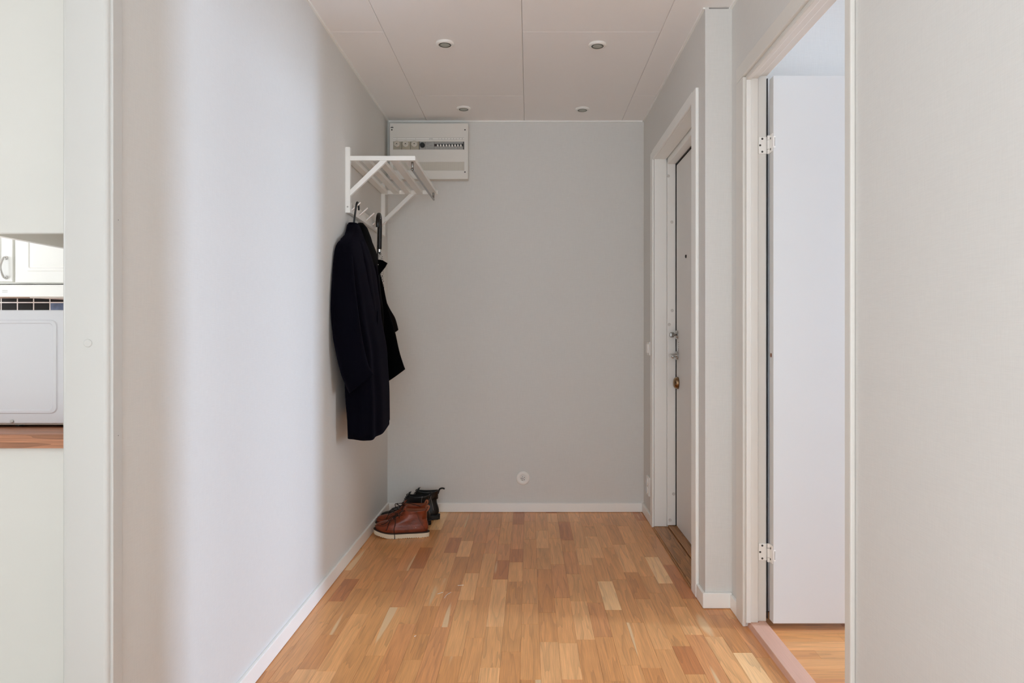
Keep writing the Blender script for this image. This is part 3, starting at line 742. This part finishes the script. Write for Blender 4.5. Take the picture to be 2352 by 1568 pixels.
def coat_body(tab, amp, ph, hem=lambda x, y: 0.0, levels=34, **kw):
    bm = bmesh.new(); z0, z1 = tab[0][0], tab[-1][0]; rings = []
    inv = [(-r_[0], *r_[1:]) for r_ in tab]
    for i in range(levels):
        t = i / (levels - 1); z = z0 + (z1 - z0) * t
        cx, cy, hx, hy = interp(inv, -z)
        rg = coat_ring(z, cx, cy, hx, hy, amp * min(1, t * 1.8), ph + t * 1.1, **kw)
        rings.append([(x, y, zz + hem(x, y) * t ** 3) for x, y, zz in rg])
    ctr = Vector((interp(inv, -z1)[0], interp(inv, -z1)[1], 0))
    inner = [Vector(p) + (ctr - Vector((p[0], p[1], 0))) * .07 + Vector((0, 0, .002)) for p in rings[-1]]
    inner2 = [Vector(p) + (ctr - Vector((p[0], p[1], 0))) * .25 + Vector((0, 0, .10)) for p in inner]
    loft(bm, rings + [inner, inner2], True, True); return bm

def sleeve(path, radii, flat=0.8, wall_lo=XL + .005, n=30, wr=.06, ph=0.0, tilt=0.0):
    pts = smooth_path(path, 8); bm = bmesh.new(); rings = []; m_ = len(pts)
    for i, p in enumerate(pts):
        t = i / (m_ - 1); f = t * (len(radii) - 1); a = int(min(f, len(radii) - 2)); rr = radii[a] + (radii[a + 1] - radii[a]) * (f - a)
        tg = (pts[min(i + 1, m_ - 1)] - pts[max(i - 1, 0)]).normalized()
        u = (Vector((1, 0, 0)) - tg * tg.x).normalized(); w_ = tg.cross(u)
        ring = []
        for k in range(n):
            an = 2 * PI * k / n
            q = rr * (1 + wr * math.sin(3 * an + ph + 5 * t) * math.sin(9 * t + ph))
            v = p + u * (q * math.cos(an)) + w_ * (q * flat * math.sin(an))
            v.z += tilt * (t ** 6) * math.cos(an) * rr
            v.x = max(v.x, wall_lo); ring.append(v)
        rings.append(ring)
    e = pts[-1]
    inner = [e + (v - e) * .92 for v in rings[-1]]; inner2 = [pts[-5] + (v - pts[-5]) * .6 for v in rings[-5]]
    loft(bm, rings + [inner, inner2], True, True); return bm

navy = thing('coat', (-.80, HOOKS[0], .63), 'long navy wool coat hanging nearest the viewer on a black hanger', 'coat', 'coats on the hat rack')
mk('body', coat_body([(1.612, -.838, 3.325, .026, .040), (1.585, -.834, 3.325, .032, .062), (1.555, -.830, 3.320, .034, .105), (1.52, -.828, 3.315, .038, .185),
                      (1.47, -.822, 3.312, .046, .240), (1.38, -.812, 3.325, .056, .242), (1.20, -.797, 3.325, .066, .228), (1.00, -.778, 3.325, .080, .226),
                      (.80, -.766, 3.33, .078, .23), (.645, -.760, 3.33, .072, .23)], .10, .4,
                     hem=lambda x, y: (x + .76) * -.10 + (y - 3.35) * .10 + (.05 if x < -.81 else 0), k=6, e=3.0), 'navy', navy, smooth=True)
mk('sleeve', sleeve([(-.836, 3.165, 1.515), (-.830, 3.105, 1.455), (-.815, 3.06, 1.28), (-.793, 3.045, 1.08), (-.765, 3.055, .95), (-.737, 3.065, .875)],
                    [.018, .040, .056, .062, .061, .058], .75, ph=.6, tilt=.35), 'navy', navy, smooth=True)
mk('sleeve', sleeve([(-.828, 3.50, 1.49), (-.82, 3.55, 1.42), (-.81, 3.57, 1.25), (-.80, 3.575, 1.08), (-.795, 3.575, .90)],
                    [.035, .048, .05, .048, .046], .7, ph=2.0), 'navy', navy, smooth=True)
bm = bmesh.new()   # turned-up collar
rings = []
for i in range(9):
    t = i / 8; rings.append([( -.838 + .030 * math.cos(a) * (1 - .25 * t), 3.325 + .062 * math.sin(a) * (1 - .35 * t), 1.56 + .06 * t - .018 * math.cos(a) * (1 - t)) for a in [2 * PI * k / 24 for k in range(24)]])
rings = [[(max(p[0], XL + .005), p[1], p[2]) for p in rg] for rg in rings]
loft(bm, rings); mk('collar', bm, 'navy', navy, smooth=True)
mk('lapel', coat_body([(1.53, -.795, 3.30, .008, .03), (1.40, -.762, 3.30, .010, .05), (1.20, -.738, 3.32, .008, .03), (1.10, -.724, 3.33, .004, .01)], 0, 0, levels=14, n=24, k=2), 'navy', navy, smooth=True)
mk('label_tag', box(-.806, -.802, 3.235, 3.250, 1.545, 1.549), 'capgrey', navy)
hg = thing('coat_hanger', (-.82, HOOKS[0], 1.60), 'black hanger hooked over the nearest chrome hook of the rack', 'hanger')
hk = [(-.838, 3.325, 1.60), (-.832, 3.325, 1.65), (-.826, 3.322, 1.69), (-.823, 3.322, 1.708), (-.822, 3.330, 1.7205), (-.822, 3.340, 1.723), (-.821, 3.352, 1.716), (-.820, 3.355, 1.70), (-.819, 3.352, 1.69)]
mk('hook', tube(smooth_path(hk, 6), .0048, 10), 'dark', hg, smooth=True)
mk('shoulder_bar', tube(smooth_path([(-.836, 3.13, 1.495), (-.838, 3.22, 1.545), (-.838, 3.325, 1.598), (-.838, 3.43, 1.545), (-.836, 3.52, 1.495)], 8), .008, 10), 'dark', hg, smooth=True)

blk = thing('coat', (-.82, 3.62, .92), 'black coat with a raised collar flap hanging between the navy coat and the umbrella', 'coat', 'coats on the hat rack')
mk('body', coat_body([(1.648, -.842, 3.485, .012, .015), (1.634, -.838, 3.488, .024, .05), (1.577, -.832, 3.505, .032, .09), (1.51, -.824, 3.54, .039, .14), (1.45, -.822, 3.57, .042, .16),
                      (1.38, -.822, 3.61, .042, .135), (1.2, -.815, 3.66, .049, .10), (1.05, -.812, 3.66, .048, .095), (.93, -.812, 3.66, .046, .09)], .10, 1.3, k=5), 'black', blk, smooth=True)
mk('sleeve', sleeve([(-.826, 3.655, 1.43), (-.812, 3.672, 1.33), (-.790, 3.68, 1.20), (-.760, 3.685, 1.08), (-.733, 3.685, .97), (-.706, 3.68, .872)],
                    [.036, .047, .054, .056, .055, .053], .62, ph=1.0, tilt=.42, wr=.05), 'black', blk, smooth=True)
tag(mk('sleeve', sleeve([(-.815, 3.735, 1.33), (-.79, 3.745, 1.24), (-.755, 3.75, 1.17), (-.735, 3.75, 1.095)], [.02, .032, .036, .034], .6, ph=2.4, tilt=.4), 'brownblack', blk, smooth=True),
    'brownish black sleeve end')
bm = bmesh.new()
cl = [((-.835, 3.60, 1.478), (-.800, 3.615, 1.480), (-.762, 3.62, 1.474), (-.738, 3.622, 1.463)), ((-.83, 3.595, 1.44), (-.795, 3.60, 1.440), (-.765, 3.605, 1.438), (-.748, 3.612, 1.440)),
      ((-.825, 3.595, 1.40), (-.798, 3.595, 1.40), (-.780, 3.60, 1.405), (-.768, 3.605, 1.412)), ((-.82, 3.60, 1.36), (-.805, 3.60, 1.365), (-.795, 3.60, 1.375), (-.787, 3.605, 1.385))]
rings = [[Vector(p) for p in row] + [Vector(p) + Vector((0, .02, 0)) for p in reversed(row)] for row in cl]
loft(bm, rings); mk('collar_flap', bm, 'black', blk, bevel=.004, seg=3, smooth=True)
mk('label_tag', box(-.784, -.777, 3.598, 3.600, 1.450, 1.4525), 'capgrey', blk)

# ------------------------------------------------------------------ umbrella
yu = HOOKS[3]
um = thing('umbrella', (-.815, yu + .03, .90), 'folded black and white patterned umbrella hanging by its black crook handle', 'umbrella')
zt = 1.722
path = [(-.812, yu - .035, zt - .055), (-.812, yu - .037, zt - .03), (-.812, yu - .028, zt), (-.813, yu - .004, zt + .017), (-.815, yu + .022, zt + .006), (-.817, yu + .036, zt - .03),
        (-.818, yu + .040, zt - .08), (-.820, yu + .040, zt - .165)]
mk('handle', tube(smooth_path(path, 8), [.0118] * 57, 16), 'rubber', um, smooth=True)
mk('ferrule', tube([(-.820, yu + .040, zt - .180), (-.820, yu + .040, zt - .163)], .0105, 16), 'chrome', um)
mk('shaft', tube([(-.820, yu + .040, zt - .235), (-.820, yu + .040, zt - .178)], .0075, 12), 'dark', um)
bm = bmesh.new(); rings = []
prof = [(.010, .186), (.017, .200), (.021, .26), (.021, .32), (.025, .40), (.026, .5), (.022, .65), (.014, .78), (.007, .84)]
for r_, dz in prof:
    rings.append([(max(-.822 + r_ * (1 + .16 * math.sin(8 * a)) * math.cos(a), XL + .005), yu + .040 + r_ * (1 + .16 * math.sin(8 * a)) * math.sin(a), zt - dz) for a in [2 * PI * k / 48 for k in range(48)]])
loft(bm, rings); mk('canopy', bm, 'scribble', um, smooth=True)
mk('wrist_strap', tube(smooth_path([(-.812, yu - .035, zt - .05), (-.813, yu - .036, zt - .11), (-.815, yu - .034, zt - .17), (-.816, yu - .030, zt - .24)], 6), .0032, 8), 'strap', um, smooth=True)
mk('tip', tube([(-.822, yu + .040, zt - .90), (-.822, yu + .040, zt - .835)], [.003, .005], 10), 'chrome', um)

# ------------------------------------------------------------------ boots (toe towards the left wall)
def foot_w(t, low):
    """half-width factor along the foot, t from heel 0 to toe 1"""
    a = .80 + .30 * math.exp(-((t - .70) / .28) ** 2) - .05 * math.exp(-((t - .35) / .18) ** 2)
    return a * low + (1 - low) * 1.0

def boot(name, loc, rot, L_, lv, mats, label, group, sole_t, serr, heel, tall):
    root = thing(name, loc, label, 'boot', group); root.rotation_euler[2] = rot
    up, inn, lac, sol, wel = mats
    n = 48
    def place(p):   # local -> world offset before rotation (children are built around the root)
        return Vector(loc) + Vector(p)
    def ring(z, xb, xf, hw, low, inset=0.0):
        out = []; cx, ax = (xb + xf) / 2, (xf - xb) / 2 - inset
        for k in range(n):
            a = 2 * PI * k / n; c, s = math.cos(a), math.sin(a)
            x_ = cx + ax * math.copysign(abs(c) ** .85, c); t_ = (x_ - xb) / max(xf - xb, 1e-6)
            y_ = (hw * foot_w(t_, low) - inset) * math.copysign(abs(s) ** .8, s)
            zz = z + spring(x_) * max(0, 1 - (z - sole_t) / .10)
            out.append(place((x_, y_, zz)))
        return out
    def spring(x_): t_ = max(0, (x_ / L_ - .62) / .38); return .017 * t_ * t_
    bm = bmesh.new(); rings = []
    m_ = 44; z0, z1 = lv[0][0], lv[-1][0]
    for i in range(m_):
        z = z0 + (z1 - z0) * i / (m_ - 1); xb, xf, hw, low = interp(lv, z); 
        rg = ring(z, xb, xf, hw, low)
        t_ = (z - z0) / (z1 - z0)
        if t_ > .75:    # rim dips at the sides
            rg = [v - Vector((0, 0, .010 * (t_ - .75) * 4 * (abs(v.y - loc[1]) / hw) ** 2)) for v in rg]
        rings.append(rg)
    xb, xf, hw, low = lv[-1][1:]
    r_in = [[v - Vector((0, 0, .010 * (abs(v.y - loc[1]) / hw) ** 2)) for v in ring(z1 - d, xb, xf, hw, low, .0045)] for d in (0, .02, .05)]
    loft(bm, rings + r_in, True, True)
    upper = mk('upper', bm, up, root, smooth=True)
    # lining visible in the opening
    bm = bmesh.new()
    loft(bm, [[v - Vector((0, 0, .0105 * (abs(v.y - loc[1]) / hw) ** 2)) for v in ring(z1 - d, xb, xf, hw, low, .0052)] for d in (.0012, .05)], False, True)
    mk('lining', bm, inn, root, smooth=True)
    # sole with grooved edge
    N_ = 480; top, bot = [], []
    def outline(k, grow):
        a = 2 * PI * k / N_; c, s = math.cos(a), math.sin(a)
        x_ = (L_ / 2) + (L_ / 2 + grow) * math.copysign(abs(c) ** .85, c); t_ = min(max(x_ / L_, 0), 1)
        return x_, (lv[0][3] * foot_w(t_, 1) + grow) * math.copysign(abs(s) ** .8, s)
    R = []
    for z, g in ((sole_t + .001, .003), (sole_t - .002, .0065), (.0115, .0065), (.0, .0055)):
        rg = []
        for k in range(N_):
            x_, y_ = outline(k, g); zz = z * (1.0) + spring(x_)
            if z == 0:
                zz += serr * (.5 + .5 * math.sin(2 * PI * x_ / .0115))
                if heel and .30 < x_ / L_ < .46: zz += heel
            if z == .0115 and heel and .30 < x_ / L_ < .46: zz = max(zz, heel + .002)
            rg.append(place((x_, y_, zz)))
        R.append(rg)
    bm = bmesh.new(); loft(bm, R); mk('sole', bm, sol, root)
    bm = bmesh.new()
    loft(bm, [[place((*outline(k, g), z + spring(outline(k, g)[0]))) for k in range(0, N_, 6)] for z, g in ((sole_t - .001, .0070), (sole_t + .0035, .0068), (sole_t + .0045, .002))])
    mk('welt', bm, wel, root)
    # laces over the instep
    bmn = tall
    zs = [z1 - .052 + .0115 * k for k in range(5)]
    tg = bmesh.new(); trs = []
    for i in range(10):
        z = z1 - .062 + (.075 * i / 9); xf_ = interp(lv, min(z, z1))[1] + (.001 if z <= z1 else -.002 - (z - z1) * .5)
        trs.append([place((xf_ + dx - abs(yy) * .25, yy, z)) for dx, yy in ((.001, -.02), (.0035, 0), (.001, .02), (-.004, .02), (-.002, 0), (-.004, -.02))])
    loft(tg, trs); mk('tongue', tg, up, root, smooth=True)
    for k, z in enumerate(zs):
        xf_ = interp(lv, z)[1]
        s = 1 if k % 2 else -1
        mk('lace', tube([place(p) for p in smooth_path([(xf_ - .013, -.024 * s, z - .002), (xf_ + .003, -.012 * s, z + .001), (xf_ + .0065, 0, z + .003), (xf_ + .003, .012 * s, z + .006), (xf_ - .013, .024 * s, z + .008)], 4)], .0021, 6), lac, root, smooth=True)
    return root, lv, z1, place

brown_lv = [(.030, .004, .283, .0440, 1), (.045, -.001, .285, .0455, 1), (.060, .000, .279, .0445, 1), (.071, .002, .266, .0425, .95), (.080, .004, .244, .041, .9),
            (.090, .007, .206, .0385, .85), (.100, .009, .178, .036, .72), (.112, .010, .158, .034, .56), (.126, .009, .144, .0325, .4), (.150, .003, .132, .0330, .2)]
black_lv = [(.028, .006, .283, .0420, 1), (.042, .000, .285, .0435, 1), (.055, .000, .278, .0425, 1), (.066, .002, .262, .0405, .95), (.076, .005, .236, .039, .9),
            (.088, .009, .198, .0365, .85), (.100, .012, .172, .0345, .72), (.118, .012, .154, .0325, .52), (.140, .008, .142, .0315, .36), (.172, .000, .128, .0320, .2)]
bm_mats = ('leather', 'leather_in', 'lace', 'sole_w', 'welt'); bk_mats = ('leather_b', 'lining_b', 'strap', 'sole_b', 'sole_b')
def loose_laces(root, place, lac, paths):
    for p in paths: mk('lace_end', tube([place(q) for q in smooth_path(p, 6)], .0021, 6), lac, root, smooth=True)
def seam(root, place, pts, m, r_=.0011): mk('seam', tube([place(q) for q in smooth_path(pts, 6)], r_, 6), m, root, smooth=True)

b1, lv, z1, pl = boot('boot', (-.545, 3.770, 0), PI + .03, .287, brown_lv, bm_mats, 'chestnut brown leather boot with cream sole, nearest the viewer', 'boots in the corner', .025, .0040, 0, 0)
loose_laces(b1, pl, 'lace', [[(.172, .012, .106), (.176, .032, .112), (.170, .047, .085), (.176, .052, .05), (.172, .060, .022), (.170, .066, .003)],
                             [(.172, .012, .106), (.190, .035, .108), (.205, .047, .082), (.212, .051, .058), (.218, .053, .045)],
                             [(.172, .0, .108), (.196, .014, .110), (.214, .034, .088), (.236, .040, .076), (.246, .036, .0745)],
                             [(.172, .0, .108), (.168, -.02, .118), (.180, -.03, .110), (.19, -.018, .100)],
                             [(.165, .010, .112), (.160, .034, .125), (.152, .040, .118), (.150, .0385, .108)]])
seam(b1, pl, [(.285, .010, .062), (.262, .0385, .068), (.230, .0460, .068), (.206, .045, .080), (.190, .040, .094)], 'welt')
seam(b1, pl, [(.010, .034, .040), (.030, .0385, .075), (.045, .0375, .10), (.06, .0370, .143)], 'welt', .0008)
mk('heel_tab', tube([pl(q) for q in smooth_path([(.010, .006, .135), (-.002, .006, .150), (-.004, .004, .162), (.004, .002, .163), (.012, .0, .150)], 5)], .0045, 8), 'leather_in', b1, smooth=True)
mk('rivet', turned([(.0028, 0), (.0022, .0015)], pl((.062, .0395, .058)), 'Y', 12), 'chrome', b1)
b2, lv, z1, pl = boot('boot', (-.568, 3.884, 0), PI - .05, .287, brown_lv, bm_mats, 'chestnut brown leather boot behind its nearer twin, beside the black boots', 'boots in the corner', .025, .0040, 0, 0)
loose_laces(b2, pl, 'lace', [[(.15, .0, .13), (.165, .02, .15), (.150, .035, .155), (.10, .036, .158), (.03, .034, .140)], [(.15, 0, .13), (.178, .0, .145), (.172, .02, .13), (.16, .012, .12)],
                             [(.172, .0, .108), (.20, .02, .115), (.21, .04, .09), (.22, .045, .07)]])
seam(b2, pl, [(.285, .010, .062), (.262, .0385, .068), (.230, .0460, .068), (.206, .045, .080), (.190, .040, .094)], 'welt')
mk('heel_tab', tube([pl(q) for q in smooth_path([(.010, .006, .135), (-.002, .006, .150), (-.004, .004, .164), (.004, .002, .165), (.012, .0, .150)], 5)], .0045, 8), 'leather_in', b2, smooth=True)
b3, lv, z1, pl = boot('boot', (-.567, 3.998, 0), PI - .02, .287, black_lv, bk_mats, 'black leather boot right behind the brown pair', 'boots in the corner', .025, .003, .016, 0)
mk('pull_tab', tube([pl(q) for q in smooth_path([(.006, .004, .150), (-.004, .004, .172), (-.008, .004, .182), (-.004, .003, .186), (.004, .002, .178)], 5)], .0042, 8), 'strap', b3, smooth=True)
seam(b3, pl, [(.040, .036, .170), (.044, .0365, .13), (.036, .038, .10), (.028, .0395, .06)], 'modgrey', .0007)
b4, lv, z1, pl = boot('boot', (-.532, 4.118, 0), PI + .035, .287, black_lv, bk_mats, 'black leather boot against the back wall with its pull tab sticking out', 'boots in the corner', .025, .003, .016, 0)
mk('pull_tab', tube([pl(q) for q in smooth_path([(.006, .004, .150), (-.004, .004, .176), (-.020, .004, .182), (-.034, .004, .178)], 5)], .0048, 8), 'strap', b4, smooth=True)
seam(b4, pl, [(.040, .036, .170), (.044, .0365, .13), (.036, .038, .10), (.028, .0395, .06)], 'modgrey', .0009)

# small pale scuffs on the parquet
for p in ([(-.35, 2.885, .0004), (-.345, 2.92, .0004), (-.33, 2.95, .0004)], [(-.385, 2.93, .0004), (-.365, 2.95, .0004)], [(-.31, 3.03, .0004), (-.285, 3.035, .0004)], [(-.415, 2.52, .0004), (-.41, 2.527, .0004)]):
    mk('scuff_mark', tube(smooth_path(p, 4), .0011, 6), 'capgrey', floor)

# ------------------------------------------------------------------ kitchen seen through the doorway
KX = XL - .1
kb = thing('base_cabinet', (-1.28, 2.4, 0), 'white kitchen base cabinet with plain end panel under the wooden worktop', 'cabinet')
mk('end_panel', box(-1.575, KX - .001, 1.662, 1.682, .0, .824), 'kitchenpanel', kb, bevel=.001)
mk('body', box(-1.545, KX - .001, 1.683, 3.25, .10, .823), 'kitchenwhite', kb)
for k in range(3): 
    d = mk('cabinet_door', box(-1.565, -1.546, 1.69 + .52 * k, 2.205 + .52 * k, .11, .82), 'kitchenwhite', kb, bevel=.002)
    mk('door_handle', tube(smooth_path([(-1.566, 1.74 + .52 * k, .60), (-1.59, 1.74 + .52 * k, .63), (-1.59, 1.74 + .52 * k, .70), (-1.566, 1.74 + .52 * k, .73)], 5), .005, 8), 'steel', d)
mk('plinth', box(-1.51, KX - .001, 1.70, 3.25, 0, .099), 'kitchenwhite', kb)
wt = tag(mk('worktop', box(-1.595, KX - .001, 1.65, 3.28, .8242, .858), 'counter', bevel=.002), 'oiled wooden worktop edge under the microwave', 'worktop')
mw = thing('microwave', (-1.36, 1.98, .858), 'pale enamelled microwave standing on the wooden worktop with its side turned this way', 'microwave')
mx0, mx1, my0, my1, mz0, mz1 = -1.545, -1.150, 1.76, 2.22, .868, 1.1555
mk('housing', box(mx0, mx1, my0, my1, mz0, mz1), 'microwave', mw, bevel=.004, seg=3)
bm = bmesh.new()
def rrect(x0, x1, z0, z1, y, r_, n=6):
    out = []
    for cx_, cz_, a0 in ((x1 - r_, z0 + r_, -PI / 2), (x1 - r_, z1 - r_, 0), (x0 + r_, z1 - r_, PI / 2), (x0 + r_, z0 + r_, PI)):
        for k in range(n + 1): a = a0 + PI / 2 * k / n; out.append((cx_ + r_ * math.cos(a), y, cz_ + r_ * math.sin(a)))
    return out
E = (-1.50, -1.191, .894, 1.131)
loft(bm, [rrect(*E, my0 - .0001, .016), rrect(E[0] + .002, E[1] - .002, E[2] + .002, E[3] - .002, my0 - .0028, .015),
          rrect(E[0] + .010, E[1] - .010, E[2] + .008, E[3] - .008, my0 - .0030, .011), rrect(E[0] + .012, E[1] - .012, E[2] + .010, E[3] - .010, my0 - .0006, .010)], False, True)
mk('embossed_panel', bm, 'microwave', mw)
mk('housing_screw', turned([(.0042, 0), (.0042, -.0022), (.003, -.003)], ((28 - CX) * my0 / F_PX, my0, CAM_Z - (967 - CY) * my0 / F_PX), 'Y', 16), 'steel', mw)
mk('door', box(mx0 - .022, mx0 - .002, my0 + .004, my1 - .12, mz0 + .006, mz1 - .006), 'dark', mw, bevel=.002)
mk('base_plate', box(mx0 + .004, mx1 - .004, my0 + .006, my1, mz0 - .003, mz0), 'underside', mw)
for xx in (-1.315, -1.50, -1.19):
    for yy in (1.80, 2.16): mk('foot', turned([(.010, 0), (.011, .006), (.011, .0075)], (xx, yy, .858), 'Z', 16), 'dark', mw)
wc = thing('wall_cabinet', (-1.145, 2.3, 1.334), 'white kitchen wall cabinet with plain end panel above the microwave', 'cabinet')
mk('end_panel', box(-1.318, KX - .001, 1.65, 1.667, 1.334, 2.449), 'kitchenpanel', wc, bevel=.001)
mk('body', box(-1.300, KX - .001, 1.668, 1.970, 1.336, 2.449), 'underside', wc)
mk('cabinet_door', box(-1.319, -1.301, 1.668, 1.97, 1.336, 2.449), 'kitchenwhite', wc, bevel=.001)
# far wall: two upper cabinets, hood, tiles
def front_x(px, Y): return (px - CX) * Y / F_PX
def front_z(py, Y): return CAM_Z - (py - CY) * Y / F_PX
YF = 3.87
def panel_door(x0, x1, z0, z1, parent):
    d = mk('cabinet_door', box(x0, x1, YF, YF + .02, z0, z1), 'kitchenwhite', parent, bevel=.003)
    bm = bmesh.new(); m0 = .062
    loft(bm, [rrect(x0 + m0, x1 - m0, z0 + m0, z1 - m0, YF - .0001, .014), rrect(x0 + m0 + .006, x1 - m0 - .006, z0 + m0 + .006, z1 - m0 - .006, YF - .005, .012),
              rrect(x0 + m0 + .016, x1 - m0 - .016, z0 + m0 + .016, z1 - m0 - .016, YF - .005, .010), rrect(x0 + m0 + .022, x1 - m0 - .022, z0 + m0 + .022, z1 - m0 - .022, YF - .001, .008),
              rrect(x0 + m0 + .040, x1 - m0 - .040, z0 + m0 + .040, z1 - m0 - .040, YF - .004, .006)], False, True)
    mk('raised_panel', bm, 'kitchenwhite', d)
    return d
xs = front_x(33, YF)
cA = thing('upper_cabinet', (xs - .25, 4.07, 1.375), 'white panelled upper kitchen cabinet with a curved chrome handle', 'cabinet', 'upper cabinets over the hood')
mk('body', box(xs - .50, xs - .001, YF + .0205, 4.258, front_z(651, YF), 2.30), 'kitchenwhite', cA)
dA = panel_door(xs - .50, xs - .010, front_z(647, YF), 2.29, cA)
hx = front_x(14, YF); z0, z1 = front_z(637, YF), front_z(592, YF)
mk('door_handle', tube(smooth_path([(hx, YF, z0), (hx, YF - .018, z0 + .001), (hx - .006, YF - .028, z0 + .03), (hx - .008, YF - .032, (z0 + z1) / 2), (hx - .006, YF - .028, z1 - .03), (hx, YF - .018, z1 - .001), (hx, YF, z1)], 6), .0058, 10), 'chrome', dA, smooth=True)
for zz in (z0, z1): mk('handle_rose', turned([(.010, 0), (.010, -.004), (.006, -.006)], (hx, YF, zz), 'Y', 18), 'chrome', dA)
cB = thing('upper_cabinet', (xs + .3, 4.07, 1.375), 'white panelled upper kitchen cabinet right above the hood, partly hidden by the door frame', 'cabinet', 'upper cabinets over the hood')
mk('body', box(xs + .001, xs + .60, YF + .0205, 4.258, front_z(651, YF), 2.30), 'kitchenwhite', cB)
panel_door(xs + .003, xs + .597, front_z(649, YF), 2.29, cB)
hd = thing('range_hood', (xs + .2, 4.05, 1.29), 'slim white range hood under the upper cabinets', 'range hood')
HY = 3.80
mk('body', box(xs - .36, xs + .58, HY + .04, 4.252, front_z(676, HY), front_z(652.5, HY)), 'kitchenwhite', hd, bevel=.002)
mk('front_visor', box(xs - .36, xs + .58, HY, HY + .039, front_z(681.5, HY), front_z(655, HY)), 'kitchenwhite', hd, bevel=.003)
for py in (667, 670.8): mk('print_line', box(front_x(5, HY), front_x(17.5, HY), HY - .0008, HY, front_z(py + .35, HY), front_z(py - .35, HY)), 'inkgrey', hd)
bm = bmesh.new()
loft(bm, [[(xs + .10, HY + .05, 1.300), (xs + .58, HY + .05, 1.300), (xs + .58, 4.25, 1.296), (xs + .20, 4.25, 1.296)], [(xs + .10, HY + .05, 1.291), (xs + .58, HY + .05, 1.291), (xs + .58, 4.25, 1.283), (xs + .24, 4.25, 1.291)]])
mk('lamp_cover', bm, 'plastic', hd)
bs = thing('splashback', (xs + .2, 4.26, .9), 'splashback of dark tiles with white grout and one blue tile under the hood', 'splashback')
YT = 4.262; p_ = .0995; gx = front_x(39.5, YT); gz = front_z(694.5, YT)
mk('grout', box(gx - p_ * 4, gx + p_ * 6, YT + .0015, YT + .0079, gz - p_ * 4, gz + p_ * 3.2), 'grout', bs)
for i in range(-4, 6):
    for j in range(-4, 3):
        blue = (i == 2 and j == -1)
        mk('tile', box(gx + p_ * i + .0036, gx + p_ * (i + 1) - .0036, YT, YT + .006, gz + p_ * j + .0036, gz + p_ * (j + 1) - .0036), 'tile_blue' if blue else 'tile', bs, bevel=.0012, seg=1)
fc = thing('base_cabinet', (xs + .1, 4.0, 0), 'white base cabinet run on the far kitchen wall, below the dark tiles', 'cabinet')
mk('body', box(xs - .9, -1.62, 3.69, 4.269, .1, .82), 'kitchenwhite', fc)
mk('counter', box(xs - .9, -1.62, 3.66, 4.26, .8205, .858), 'counter', fc)
